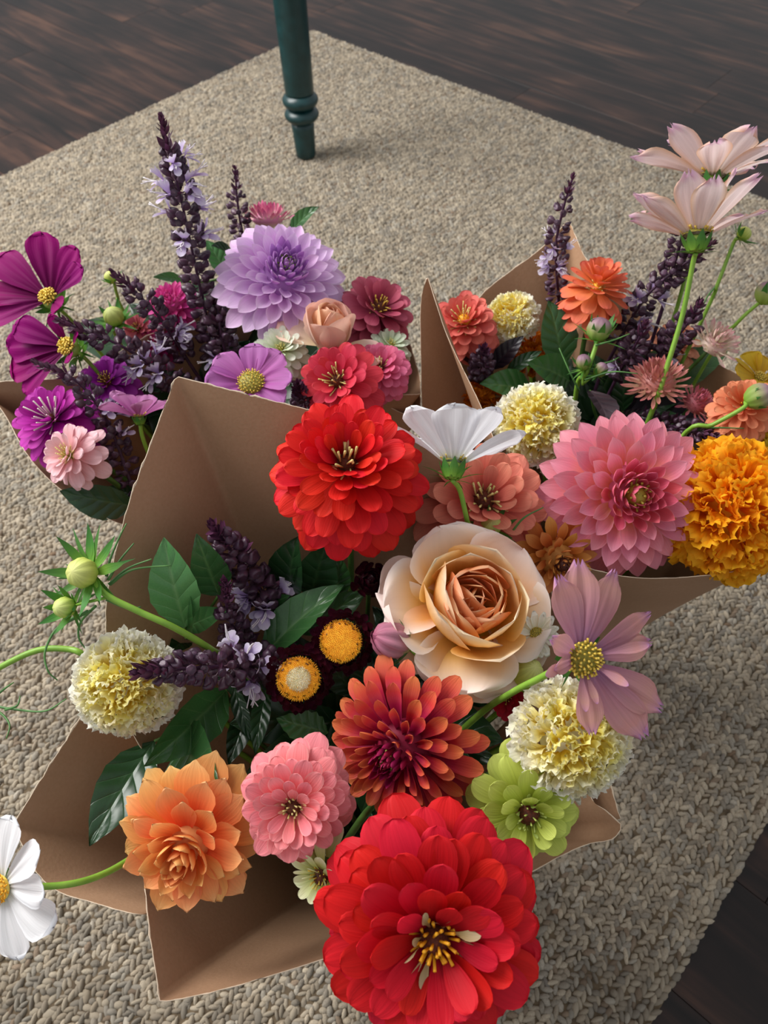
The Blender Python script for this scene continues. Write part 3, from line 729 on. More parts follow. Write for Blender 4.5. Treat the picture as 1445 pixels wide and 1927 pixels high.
def basil(label, bq, pts, wpx, seed, pitch=1.0, florets=(), whorl=6, dens_tip=.35, stem=True, leaves=(), stempath=None, tight=.82, tipw=.42):
    """pts: [(px,py,z)...] from the foot of the spike to its tip; wpx: width of the spike in photo pixels"""
    rg = random.Random(seed)
    P = crom([at(*q) for q in pts], 14)
    k = scl(*pts[len(pts) // 2]); wd = wpx * k
    tip = P[-1]; foot = P[0]
    emp = thing('basil_flower_spike', label, 'basil', GROUP[bq], Matrix.Translation(foot))
    ln = [0]
    for i in range(1, len(P)): ln.append(ln[-1] + (P[i] - P[i-1]).length)
    tot = ln[-1]
    def along(s):
        s = max(0, min(tot - 1e-6, s)); i = max(j for j in range(len(ln)) if ln[j] <= s); i = min(i, len(P) - 2)
        g = (s - ln[i]) / max(1e-9, ln[i+1] - ln[i]); return P[i].lerp(P[i+1], g), (P[i+1] - P[i]).normalized()
    tube('stem', P, .0016, .0008, BSTEM, emp, 6)
    s = 0.0; w = 0; step0 = wd * .34 * pitch
    inv = Matrix.Translation(foot).inverted()
    fset = set(florets)
    while s < tot:
        t = s / tot
        p, ax = along(s)
        tp = 1.0 if t < 1 - dens_tip else lerp(1, tipw, (t - 1 + dens_tip) / dens_tip)
        cs = wd * .43 * tp * tight
        F0 = frame(p, ax)
        el = lerp(-8, 28, t) if t < 1 - dens_tip else lerp(28, 62, (t - 1 + dens_tip) / dens_tip)
        for q in range(whorl):
            az = q * 2 * math.pi / whorl + w * math.pi / whorl + rg.gauss(0, .12)
            M = inv @ F0 @ pmat(az, max(.0012, wd * .5 * tp - cs * 1.05), rg.gauss(0, .15 * cs), D(el + rg.gauss(0, 13)), cs * rg.uniform(.8, 1.15), rg.gauss(0, .25))
            ob('calyx' if tp > .72 else 'bract', CALYX if tp > .72 else BRACT, emp, M @ (Matrix.Identity(4) if tp > .72 else Matrix.Scale(1.35, 4)))
        if w in fset:
            for q in range(rg.choice((2, 3))):
                az = rg.random() * 6.28
                M = inv @ F0 @ pmat(az, wd * .36, 0, D(rg.uniform(-5, 25)), cs * 1.35, rg.gauss(0, .4))
                ob('floret', rg.choice(FLORETS), emp, M)
        if t < .97 and w % 2 == 0:
            for q in range(2): ob('bract', BRACT, emp, inv @ F0 @ pmat(q * math.pi + w, wd * .12, -.1 * cs, D(el - 5), cs * 1.3))
        s += step0 * tp * rg.uniform(.9, 1.1); w += 1
    for q in range(7): ob('bract', BRACT, emp, inv @ frame(tip, ax) @ pmat(q * GA, .0003, -.1 * cs, D(60 + 4 * q), cs * 1.2))
    for lf in leaves: leaf_at(emp, *lf)
    if stem: stem_to_base(emp, foot, (P[1] - P[0]).normalized(), bq, .0016, BSTEM, stempath, seed=seed)
    return emp
# ---- leaves
def leaf_at(emp, p0, p1, wr=.5, mat=None, nrm=(0, 0, 1), fold=.35, bend=-.5, serr=.02, seed=0, ruf=.015, label=None, nu=14):
    a = at(*p0); b = at(*p1); L = (b - a).length; y = (b - a).normalized()
    n = cdir(*nrm); x = y.cross(n).normalized(); n = x.cross(y)
    ch = 1.0 / max(.6, abs(math.cos(bend * .28)))
    M = THING_M[emp.name].inverted() @ Matrix(((x.x, y.x, n.x, a.x), (x.y, y.y, n.y, a.y), (x.z, y.z, n.z, a.z), (0, 0, 0, 1)))
    mesh = petal(mat or LEAF, wr, 'leaf', (.25, .25), bend, bend0=-bend * .42, fold=fold, serr=serr, nu=nu, nv=6, ex=1.15, seed=seed, ruf=ruf, rf=3, name='leaf')
    return ob('leaf', mesh, emp, M @ Matrix.Diagonal((L, L * ch, L, 1)), label)
def sprig(name, label, bq, node, leaves, seed=0, stem=STEMD, cat='leaves', r=.0017):
    p = at(*node)
    emp = thing(name, label, cat, GROUP[bq].replace('flowers', 'foliage'), Matrix.Translation(p))
    for i, lf in enumerate(leaves):
        kw = dict(lf[2]) if len(lf) > 2 else {}
        leaf_at(emp, lf[0], lf[1], seed=seed * 10 + i, **kw)
        tube('petiole', crom([at(*lf[0]), at(*lf[0]).lerp(p, .5) - Vector((0, 0, .004)), p], 4), .0011, .0014, stem, emp, 5)
    stem_to_base(emp, p, Vector((0, 0, 1)), bq, r, stem, seed=seed)
    return emp
# ---- buds and feathery fronds
def bud_part(emp, p, n, R, mat, sep=8, sl=1.9, sw=.32, se=(10, 40), seed=0, hidden=.0, part='bud', elong=1.0, thin=True, ridge=.035):
    rg = random.Random(seed)
    M = THING_M[emp.name].inverted() @ frame(p, n)
    prof = [(.25, -.95), (.6, -.8), (.9, -.4), (1, 0), (.92, .4), (.7, .72), (.36, .92), (.08, .99)]
    b = ob(part, lathe(part, [(r * R, z * R * elong) for r, z in prof], mat, 48, ridge, 8), emp, M)
    s1 = petal(SEPAL, sw, 'spike', (.9, .3), .35, seed=4, nu=6, nv=4, name='sepal'); s2 = petal(SEPAL, sw * .5, 'thin', (.6, .2), -.3, seed=8, nu=6, nv=3, name='sepal')
    for i in range(sep):
        ob('sepal', s1, b, pmat(i * 2 * math.pi / sep + rg.gauss(0, .1), R * .5, -R * .8 * elong, D(rg.uniform(*se)), R * sl * rg.uniform(.85, 1.15)))
    if thin:
        for i in range(sep): ob('sepal', s2, b, pmat((i + .5) * 2 * math.pi / sep + rg.gauss(0, .2), R * .2, -R * .95 * elong, D(rg.uniform(-10, 30)), R * sl * rg.uniform(.8, 1.3)))
    return b
def bud_thing(label, bq, px, py, z, rpx, n, mat, path, seed, fronds=(), name='flower_bud', extra=(), stemr=.0014, sl=1.9, se=(10, 40), elong=1.0, sw=.32, stemmat=None, thin=True, to_base=True, ridge=.035):
    p = at(px, py, z); nn = cdir(*n); k = scl(px, py, z)
    emp = thing(name, label, 'flower bud', GROUP[bq], frame(p, nn))
    bud_part(emp, p, nn, rpx * k, mat, seed=seed, sl=sl, se=se, elong=elong, sw=sw, thin=thin, ridge=ridge)
    base = p - nn * rpx * k * .9 * elong
    stem_to_base(emp, base, nn, bq, stemr, stemmat or STEM, path, seed=seed)
    for (q, r2, n2, node) in extra:
        pp = at(*q); kk = scl(*q); n2 = cdir(*n2)
        bud_part(emp, pp, n2, r2 * kk, mat, seed=seed + 3, sl=sl, se=(30, 70), elong=1.15)
        tube('stem', crom([at(*node), at(*node).lerp(pp, .6) , pp - n2 * r2 * kk * .9], 5), .0010, .0009, STEM, emp, 6)
    for fr in fronds: tube('frond', crom([at(*q) for q in fr], 6), .0010, .0004, FROND, emp, 5)
    return emp
FROND = plain_mat('frond_green', '#3f6b35', '#5b8a48', 90, .5)
# ---------------------------------------------------------------- kraft paper wraps
def kraft_mat():
    m, nt, bs, out = newmat('kraft_paper'); L = nt.links
    tc = N(nt, 'ShaderNodeTexCoord'); uv = N(nt, 'ShaderNodeUVMap'); sp = N(nt, 'ShaderNodeSeparateXYZ'); L.new(uv.outputs[0], sp.inputs[0])
    n1 = N(nt, 'ShaderNodeTexNoise'); n1.inputs['Scale'].default_value = 420; n1.inputs['Detail'].default_value = 4
    n2 = N(nt, 'ShaderNodeTexNoise'); n2.inputs['Scale'].default_value = 14; n2.inputs['Detail'].default_value = 3
    for q in (n1, n2): L.new(tc.outputs['Object'], q.inputs['Vector'])
    c = mixc(nt, hx('#a68264'), hx('#bb977a'), n1.outputs['Fac'])
    c = mixc(nt, c, hx('#8c6a4e'), mth(nt, 'MULTIPLY', n2.outputs['Fac'], 0.6))
    e = mth(nt, 'LESS_THAN', sp.outputs[1], mth(nt, 'MULTIPLY', n1.outputs['Fac'], 0.0011))
    c = mixc(nt, c, hx('#dccbb4'), mth(nt, 'MULTIPLY', e, 0.8))
    L.new(c, bs.inputs['Base Color']); bs.inputs['Roughness'].default_value = 0.75; bs.inputs['Specular IOR Level'].default_value = 0.2
    bm = N(nt, 'ShaderNodeBump'); bm.inputs['Strength'].default_value = 0.25; bm.inputs['Distance'].default_value = 0.0006
    L.new(n1.outputs['Fac'], bm.inputs['Height']); L.new(bm.outputs[0], bs.inputs['Normal'])
    return m
KRAFT = kraft_mat()
def sheet(emp, rim, bq, r, seed=0, flare=1.35, step=.004):
    """rim: (px, py, z) points along the torn edge, 'c' marks a sharp corner; the sheet narrows down to the foot of the bouquet"""
    rg = random.Random(seed); b = BASES[bq]
    runs, cur = [], []
    for q in rim:
        cur.append(at(*q[:3]))
        if len(q) > 3 and len(cur) > 1: runs.append(cur); cur = [cur[-1]]
    if len(cur) > 1: runs.append(cur)
    pts = []
    for rr in runs:
        d = crom(rr, 40)
        if pts: d = d[1:]
        pts += d
    res = [pts[0]]; acc = 0
    for a, c in zip(pts, pts[1:]):
        acc += (c - a).length
        if acc >= step: res.append(c); acc = 0
    res.append(pts[-1])
    ang0 = None; V, F, U = [], [], []
    rows = [0, .0008, .003] ; fr = [.06, .12, .2, .3, .42, .55, .7, .85, 1.0]
    nr = len(rows) + len(fr)
    prev = None
    for i, p in enumerate(res):
        a = math.atan2(p.y - b.y, p.x - b.x)
        if prev is not None:
            while a - prev > math.pi: a -= 2 * math.pi
            while a - prev < -math.pi: a += 2 * math.pi
        prev = a
        foot = Vector((b.x + r * math.cos(a), b.y + r * math.sin(a), RUGZ + .001))
        D_ = p - foot; ln = D_.length
        jg = rg.gauss(0, .00045)
        for j in range(nr):
            u = rows[j] / ln if j < len(rows) else fr[j - len(rows)]
            v = 1 - u
            if j == 0: v += jg / ln
            wv = .0025 * math.sin(i * .07 + seed) * math.sin(math.pi * u)
            q = Vector((foot.x + D_.x * v ** flare, foot.y + D_.y * v ** flare, foot.z + D_.z * v))
            V.append(q + Vector((math.cos(a), math.sin(a), 0)) * wv); U.append((i * .004, u * ln))
        if i:
            for j in range(nr - 1):
                k = (i - 1) * nr + j; F.append((k, k + 1, k + nr + 1, k + nr))
    o = ob('paper_sheet', me('paper_sheet', V, F, KRAFT, U), emp)
    md = o.modifiers.new('thickness', 'SOLIDIFY'); md.thickness = .00045; md.offset = 0
    return o
def wrap(label, bq, sheets):
    emp = thing('paper_wrap', label, 'wrapping paper', 'kraft paper wraps of the bouquets')
    for i, s in enumerate(sheets): sheet(emp, s['rim'], bq, s.get('r', .036 + .004 * i), seed=i + 3, flare=s.get('flare', 1.35))
    return emp
wrap('brown kraft paper wrapped around the front bouquet, with a tall flap behind and one below', 'F', [
    dict(rim=[(1060, 1180, .37), (1010, 1050, .38), (930, 960, .40), (850, 880, .43), (790, 830, .455), (690, 795, .475), (560, 765, .49), (330, 707, .50, 'c'), (285, 830, .485), (237, 962, .465), (205, 1100, .43), (200, 1190, .405), (225, 1330, .36), (290, 1450, .32)], r=.040),
    dict(rim=[(240, 1250, .33), (185, 1300, .345), (150, 1352, .35), (80, 1460, .345), (22, 1555, .335, 'c'), (85, 1662, .325), (180, 1700, .32), (275, 1721, .315), (310, 1690, .25)], r=.044),
    dict(rim=[(262, 1540, .32), (269, 1640, .338), (282, 1760, .348), (301, 1887, .352, 'c'), (420, 1862, .345), (605, 1806, .335), (850, 1720, .33), (1075, 1601, .345), (1150, 1580, .352), (1173, 1555, .355, 'c'), (1140, 1525, .352), (1115, 1505, .345), (1105, 1470, .34), (1085, 1380, .34), (1065, 1250, .36)], r=.036),
    dict(rim=[(1090, 1560, .25), (1168, 1540, .338, 'c'), (1150, 1480, .345), (1120, 1380, .35), (1080, 1250, .36)], r=.046),
])
wrap('brown kraft paper cone around the back left bouquet, partly behind the front one', 'L', [
    dict(rim=[(330, 990, .35), (240, 990, .35), (140, 940, .36), (60, 868, .365), (0, 768, .37), (-45, 735, .375, 'c'), (0, 718, .385), (150, 705, .395), (260, 640, .39), (400, 580, .385)], r=.038),
    dict(rim=[(400, 580, .385), (600, 540, .375), (740, 600, .375), (785, 690, .38), (792, 742, .385, 'c'), (740, 745, .385), (690, 768, .38), (640, 810, .37)], r=.036),
    dict(rim=[(790, 735, .37), (794, 790, .365, 'c'), (760, 778, .365), (700, 768, .37), (560, 850, .36), (400, 960, .35), (300, 1000, .345)], r=.042),
])
wrap('brown kraft paper cone around the right bouquet, with a pointed flap on its left', 'R', [
    dict(rim=[(800, 830, .33), (794, 760, .37), (791, 640, .42), (792, 560, .45), (804, 518, .465, 'c'), (822, 575, .455), (845, 640, .44), (905, 765, .42), (960, 900, .405), (1040, 1030, .392), (1150, 1080, .388), (1290, 1086, .388), (1445, 1060, .39), (1540, 1000, .39), (1600, 880, .39)], r=.036),
    dict(rim=[(1600, 900, .38), (1570, 800, .36), (1440, 730, .355), (1290, 650, .36), (1190, 575, .38), (1112, 500, .415), (1070, 413, .43, 'c'), (1020, 465, .415), (960, 510, .40), (905, 556, .39), (850, 640, .37), (830, 720, .36)], r=.040),
])

# ---------------------------------------------------------------- front bouquet
zinnia('huge bright red zinnia at the bottom of the front bouquet, with golden curled centre', 'F', 815, 1748, .43, 238, (.02, .04, 1),
       [(0, '#7c0012'), (.35, '#b8061c'), (1, '#d81c28')], 101, N_=92, E=(46, -16), W=.44, eye=(.13, BRN, ORY, 30), Lin=.42, fl=.10, bend=(-.05, -.55), H=(.16, -.10), ptl=(12, [(0, '#b03a3a'), (.4, '#b8a06a'), (1, '#d8c8a0')]))
zinnia('bright red zinnia with pale yellow eye against the tall paper flap', 'F', 653, 886, .475, 174, (.02, .36, .93),
       [(0, '#980510'), (.4, '#cc1016'), (1, '#e22420')], 102, N_=120, E=(62, -34), W=.38, eye=(.14, BRN, YELG, 26), Lin=.34, fl=.17, bend=(.1, -.5), H=(.24, -.14), ptl=(12, [(0, '#c8b060'), (.5, '#e0c890'), (1, '#e8a888')]))
zinnia('salmon coral zinnia half hidden under the white cosmos, above the peach rose', 'F', 905, 952, .405, 150, (.05, .34, .93),
       [(0, '#b04840'), (.4, '#d4685c'), (1, '#ea947c')], 103, N_=66, E=(56, -22), W=.46, eye=(.17, BRN, YELG, 26), Lin=.38, fl=.16)
zinnia('round pink zinnia with curled yellow florets beside the orange dahlia', 'F', 555, 1512, .425, 128, (-.05, .08, 1),
       [(0, '#d9675f'), (.4, '#ee7a80'), (1, '#f3949a')], 104, N_=96, E=(50, -24), W=.44, eye=(.15, BRN, YELG, 24), Lin=.36, fl=.09, edge='#f4a8a6', bend=(-.05, -.6), ptl=(14, [(0, '#d8b040'), (.4, '#eec878'), (1, '#f0b8a0')]))
zinnia('lime green zinnia with rust brown centre below the cream marigold', 'F', 988, 1520, .405, 122, (.06, -.06, 1),
       [(0, '#7d8a2a'), (.4, '#a7b440'), (1, '#c9d66c')], 105, N_=40, E=(46, -20), W=.54, eye=(.21, BRN, plain_mat('floret_lime', '#a8b848', '#c8d878', 300, .5), 18), ptl=(14, [(0, '#8a9a30'), (1, '#c8d87c')]), Lin=.36, fl=.10, trans=.3, vein=.2)
zinnia('pale yellow green zinnia peeping out between pink and red zinnias', 'F', 612, 1640, .40, 88, (-.45, -.35, .8),
       [(0, '#b9c46a'), (.4, '#d6dd94'), (1, '#edeec6')], 106, N_=44, E=(50, -30), W=.4)
zinnia('deep crimson zinnia buried behind the green stem under the peach rose', 'F', 955, 1312, .375, 48, (-.3, .2, .9),
       [(0, '#6d0714'), (1, '#b3142a')], 107, N_=40, E=(50, -20))
dahlia('crimson dahlia with orange tipped rolled petals in the front bouquet', 'F', 757, 1404, .405, 174, (-.40, -.14, .9),
       [(0, '#7c0f38'), (.45, '#b01f3c'), (.72, '#cf4a3c'), (1, '#dc7448')], 201, N_=125, E=(84, -20), L=(.20, .60), B=(.03, .40), H=(.34, -.06), W=.40, prof='tube',
       phi=((3.6, 3.2), (4.2, 2.2), (2.6, 1.0), (1.2, .4)), bend=(.7, .1, -.05, -.2), eye=(.08, '#8f9440'), stops_in=[(0, '#5c0a2c'), (.6, '#86123c'), (1, '#9a1a48')], vein=.1)
dahlia('soft orange dahlia with ragged petals at the left of the front bouquet', 'F', 356, 1582, .385, 170, (-.06, -.16, 1),
       [(0, '#e9682e'), (.4, '#f08a48'), (.8, '#f4aa66'), (1, '#f6c07e')], 202, N_=72, E=(74, -30), L=(.26, .66), B=(.04, .34), H=(.30, -.10), W=.66, prof='blunt', phi=((2.6, 1.6), (1.3, .7), (.7, .1)), bend=(.6, .05, -.35), eye=(.05, '#b8641c'), tip=.05, je=8, jit=.10)
dahlia('small amber dahlia with dark centre wedged between the rose and pink dahlia', 'F', 1045, 1048, .39, 96, (.14, -.32, .9),
       [(0, '#9a4a1a'), (.4, '#cf7c34'), (1, '#e2a058')], 203, N_=60, E=(70, -20), L=(.2, .6), W=.5, eye=(.14, '#4a1c10'))
rose('open peach rose with pale blush outer petals in the front bouquet', 'F', 880, 1146, .42, 150, (.14, .40, .9), 301)
cosmos('mauve cosmos with olive gold eye leaning out on the right of the front bouquet', 'F', 1095, 1238, .475, 172, (.10, -.02, .99),
       [(0, '#a878b0'), (.3, '#b98298'), (.8, '#cc9690'), (.95, '#c890a0'), (1, '#b884bc')], 401, n_=10, W=.40, elev=8, azs=[D(a) for a in (17, 3, -23, -60, -82, -124, -143, -178, 56, 92)],
       lens=[1.0, 1.12, 1.05, .92, .86, 1.14, 1.2, .82, .68, .55], elevs=[14, 8, 4, 4, 0, 2, 4, 18, 44, 48], disc=(.19, OLV, YEL), prof='long', stempath=[(1030, 1268, .455), (960, 1305, .42), (893, 1352, .37)], stemr=.0019, extra=6, tip=.08)
cosmos('white cosmos seen from behind over the salmon zinnia, stem in view', 'F', 853, 876, .475, 150, (.08, .93, -.20),
       [(0, '#d9e0c0'), (.25, '#eeeef2'), (1, '#f4f4f8')], 402, elev=40, W=.62, stempath=[(866, 925, .455), (880, 985, .43), (893, 1050, .37)], disc=(.14, OLV, YEL), je=5, trans=.4)
cosmos('white cosmos with bright yellow eye cut off by the left picture edge', 'F', 4, 1668, .42, 128, (-.36, .06, .93),
       [(0, '#dfe6d4'), (.25, '#f2f3f6'), (1, '#f6f7fa')], 403, elev=6, W=.58, azs=[D(a) for a in (-8, -50, -86, -118, -160, 160, 110, 50)], elevs=[8, 6, 10, 2, 8, 5, 5, 5], stempath=[(70, 1668, .395), (140, 1662, .385), (200, 1642, .372), (262, 1606, .355), (340, 1556, .325)], disc=(.19, YEL, ORY), stemr=.0018, trans=.35)
e = cosmos('small white button flower squeezed between the rose and mauve cosmos', 'F', 1008, 1194, .414, 48, (.3, .1, .95),
       [(0, '#dfe3c8'), (1, '#f6f4ea')], 404, n_=14, W=.42, elev=18, tip=.2, disc=(.3, OLV, YEL)); e.name = 'feverfew'
CREAM = [(0, '#f2dc70'), (.3, '#f8eca8'), (.62, '#fdf8da'), (1, '#fffdf4')]
MIDC = [(0, '#f0d050'), (.3, '#f6e278'), (.65, '#fbf2b0'), (1, '#fefadc')]
YELC = [(0, '#ecc434'), (.4, '#f4dc50'), (.8, '#f9ec84'), (1, '#fcf6b4')]
CREAMC = [(0, '#e2c23a'), (.3, '#f0e27e'), (.6, '#f7f3cc'), (1, '#fbf9f0')]
marigold('cream ruffled marigold at the left edge of the front bouquet', 'F', 240, 1285, .41, 101, (.12, .06, 1), CREAM, 500, N_=290, inner=YELC, middle=MIDC)
marigold('cream ruffled marigold under the mauve cosmos', 'F', 1070, 1388, .425, 113, (.02, .2, .97), CREAM, 505, N_=290, inner=YELC, middle=MIDC)
BURG = [(0, '#5a1a28'), (.5, '#481424'), (1, '#340e1c')]
strawflower('dark burgundy strawflower with all yellow eye, the upper of two', 'F', 644, 1206, .405, 70, (-.12, .10, .98), BURG, 601, N_=120, E=(96, 8), disc=(ORY, ORY), B=(.52, .66), L=(.22, .36), H=(.06, -.34), W=.66, bend=.6, prof='blunt', rough=.2, spec=.8)
WHC = plain_mat('floret_cream', '#d9cf9a', '#efe8c8', 500, .6)
strawflower('dark burgundy strawflower with yellow eye pale in the middle, the lower of two', 'F', 562, 1276, .40, 72, (.08, .12, .98), BURG, 602, N_=120, E=(96, 8), disc=(ORY, ORY, WHC), B=(.52, .66), L=(.22, .36), H=(.06, -.34), W=.66, bend=.6, prof='blunt', rough=.2, spec=.8)
strawflower('closed dark burgundy strawflower bud under the upper red zinnia', 'F', 697, 1092, .40, 50, (.05, .25, .95), BURG, 603, N_=40, E=(92, 30), B=(.10, .50), L=(.50, .62), H=(.16, -.4), W=.62, bend=.9, rough=.2, spec=.8)
strawflower('dark burgundy strawflower in the shade beneath the peach rose', 'F', 838, 1262, .375, 52, (.3, .1, .9), BURG, 604, N_=60, E=(80, -10), B=(.2, .5), L=(.4, .5), H=(.1, -.2), W=.5)
PBUD = petal_mat('bud_pink', [(0, '#b9c07a'), (.3, '#c08a98'), (.75, '#aa6880'), (1, '#9a4a66')], vein=.45, veinsc=40, trans=.1)
GBUD = petal_mat('bud_yellow_green', [(0, '#93b838'), (.5, '#b7c75c'), (1, '#cfd488')], vein=.3, veinsc=26, trans=.1)
MBUD = petal_mat('bud_purple_green', [(0, '#7fae32'), (.4, '#8f9c54'), (.7, '#9a7a86'), (1, '#7d5a6e')], vein=.2, trans=.1)
_pb = bud_thing('dusky pink striped bud left of the peach rose', 'F', 736, 1205, .428, 33, (-.78, .32, .5), PBUD, [(780, 1228, .425), (806, 1250, .41), (825, 1275, .385)], 701, elong=1.25, ridge=.10, sl=1.3, se=(25, 60), thin=False, sw=.25, fronds=[[(772, 1220, .425), (740, 1250, .42), (705, 1252, .42)]])
_k = 33 * scl(736, 1205, .428)
ring(_pb, [petal(PBUD, .62, 'blunt', (1.5, 1.3), .95, seed=i, pleat=.02) for i in range(2)], 8, 2.5 * _k, 80, .72 * _k, -1.0 * _k, 71, je=3)
bud_thing('yellow green bud with a smaller one on a stem arching left over the marigold', 'F', 155, 1078, .47, 29, (-.3, .15, .94), GBUD, [(197, 1117, .463), (260, 1150, .455), (330, 1182, .443), (400, 1224, .415), (470, 1275, .36)], 702, sl=2.6, se=(-5, 25), stemr=.0019, sw=.26,
          extra=[((122, 1143, .455), 20, (-.3, .1, .9), (200, 1125, .462))],
          fronds=[[(200, 1085, 0.462), (208, 1050, 0.467), (225, 1010, 0.472), (238, 985, 0.477)], [(203, 1092, 0.462), (225, 1055, 0.467), (252, 1022, 0.472)], [(205, 1100, 0.457), (240, 1070, 0.462), (285, 1052, 0.467)],
                  [(207, 1100, 0.457), (250, 1072, 0.462), (322, 1064, 0.462)], [(200, 1128, 0.452), (240, 1145, 0.447), (265, 1142, 0.447)], [(165, 1150, 0.447), (110, 1180, 0.437), (85, 1225, 0.432), (90, 1262, 0.427), (108, 1280, 0.422)],
                  [(180, 1140, 0.447), (152, 1170, 0.437), (148, 1200, 0.432), (163, 1224, 0.427)], [(170, 1150, 0.447), (120, 1175, 0.437), (95, 1195, 0.432)]])
bud_thing('green starry bud between salmon zinnia and peach rose', 'F', 924, 988, .415, 20, (.0, .5, .86), GBUD, [(930, 1040, .38)], 703, sl=2.2, se=(10, 40), fronds=[[(960, 1005, .41), (985, 975, .425), (1022, 955, .43)]])
bud_thing('plump yellow green bud under the rose beside the crimson petals', 'F', 990, 1268, .40, 30, (.3, .5, .8), GBUD, [(975, 1310, .37)], 704, elong=1.25, sl=1.5, se=(50, 80), thin=False)
bud_thing('bud on the long green stem curving out of the picture at left', 'F', -95, 1335, .36, 22, (-.7, -.4, .5), GBUD, [(-40, 1285, .375), (0, 1256, .385), (70, 1224, .39), (130, 1222, .39), (165, 1236, .385), (260, 1290, .33)], 705, stemr=.0019,
          fronds=[[(-30, 1325, .37), (30, 1335, .375), (85, 1338, .38), (125, 1315, .385)], [(-20, 1330, .37), (5, 1345, .37), (18, 1365, .37), (12, 1390, .37)], [(-20, 1320, .37), (10, 1295, .38), (26, 1284, .38)], [(10, 1336, .375), (32, 1328, .38), (38, 1310, .38)]])
# basil
basil('purple basil spike with lilac florets standing by the pale green leaves', 'F', [(512, 1140, .375), (455, 1062, .415), (400, 990, .455)], 72, 801, florets=(1, 2, 3), pitch=.8, tight=1.0)
basil('short purple basil spike rising in the middle of the front bouquet', 'F', [(468, 1225, .355), (432, 1165, .40), (424, 1096, .44)], 66, 802, pitch=.9, dens_tip=.6)
basil('dark purple basil spike lying over the left cream marigold', 'F', [(500, 1250, .375), (390, 1256, .42), (262, 1264, .45)], 84, 803, florets=(2, 3, 5), pitch=.7, dens_tip=.5, tipw=.6)
# leaves
sprig('basil_sprig', 'pale green basil leaves against the tall paper flap', 'F', (352, 1190, .345), [
    ((348, 1180, .40), (308, 1012, .455), dict(wr=.50, mat=LEAFL, nrm=(.1, 0, 1), fold=.2)), ((352, 1180, .385), (428, 1148, .41), dict(wr=.42, mat=LEAFL, nrm=(.2, .3, 1))),
    ((350, 1200, .385), (352, 1085, .43), dict(wr=.52, mat=LEAF, nrm=(-.4, .1, 1))), ((412, 1120, .40), (370, 1006, .455), dict(wr=.46, mat=LEAF, nrm=(.2, .0, 1))), ((352, 1200, .35), (318, 1230, .37), dict(wr=.5, mat=LEAFD))], 11)
sprig('basil_sprig', 'broad dark green basil leaves below the upper red zinnia', 'F', (560, 1190, .33), [
    ((492, 1238, .365), (648, 1100, .395), dict(wr=.40, mat=LEAF, nrm=(-.35, .45, .85), fold=.4)), ((560, 1190, .35), (690, 1112, .375), dict(wr=.42, mat=LEAF, nrm=(.2, .2, 1))),
    ((545, 1120, .37), (560, 1010, .425), dict(wr=.55, mat=LEAFD, nrm=(-.3, .2, 1))), ((585, 1120, .37), (615, 1015, .425), dict(wr=.55, mat=LEAFD, nrm=(.1, .1, 1))), ((630, 1130, .35), (638, 1045, .38), dict(wr=.5, mat=LEAF, nrm=(.4, .1, 1))),
    ((480, 1160, .36), (545, 1120, .39), dict(wr=.4, mat=LEAF, nrm=(0, .3, 1)))], 12)
sprig('basil_sprig', 'large green basil leaves between cream marigold and orange dahlia', 'F', (430, 1320, .31), [
    ((425, 1300, .355), (272, 1442, .385), dict(wr=.40, mat=LEAF, nrm=(.35, .1, .9), fold=.55)), ((345, 1395, .355), (412, 1492, .40), dict(wr=.62, mat=LEAF, nrm=(.1, .1, 1), fold=.25)),
    ((290, 1395, .33), (168, 1592, .335), dict(wr=.46, mat=LEAFD, nrm=(-.1, .1, 1), fold=.2)), ((440, 1290, .35), (478, 1400, .345), dict(wr=.26, mat=LEAFD))], 13)
sprig('dahlia_leaves', 'dark green toothed leaves between the lower strawflower and crimson dahlia', 'F', (560, 1380, .31), [
    ((615, 1378, .355), (520, 1352, .375), dict(wr=.6, mat=LEAF, serr=.07, nrm=(0, .2, 1))), ((500, 1300, .35), (480, 1420, .35), dict(wr=.3, mat=LEAFD)), ((470, 1330, .33), (430, 1440, .33), dict(wr=.4, mat=LEAFD)),
    ((560, 1340, .33), (470, 1370, .33), dict(wr=.5, mat=LEAFD)), ((520, 1400, .31), (600, 1440, .32), dict(wr=.5, mat=LEAFD)), ((510, 1380, .31), (440, 1300, .32), dict(wr=.5, mat=LEAFD))], 14)
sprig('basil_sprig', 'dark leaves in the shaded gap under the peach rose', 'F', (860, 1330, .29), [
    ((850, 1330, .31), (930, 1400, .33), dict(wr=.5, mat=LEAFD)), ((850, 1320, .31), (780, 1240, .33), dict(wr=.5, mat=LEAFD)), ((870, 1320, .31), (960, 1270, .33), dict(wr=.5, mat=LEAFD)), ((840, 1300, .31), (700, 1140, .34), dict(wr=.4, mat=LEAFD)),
    ((860, 1340, .29), (900, 1460, .31), dict(wr=.5, mat=LEAFD))], 15)

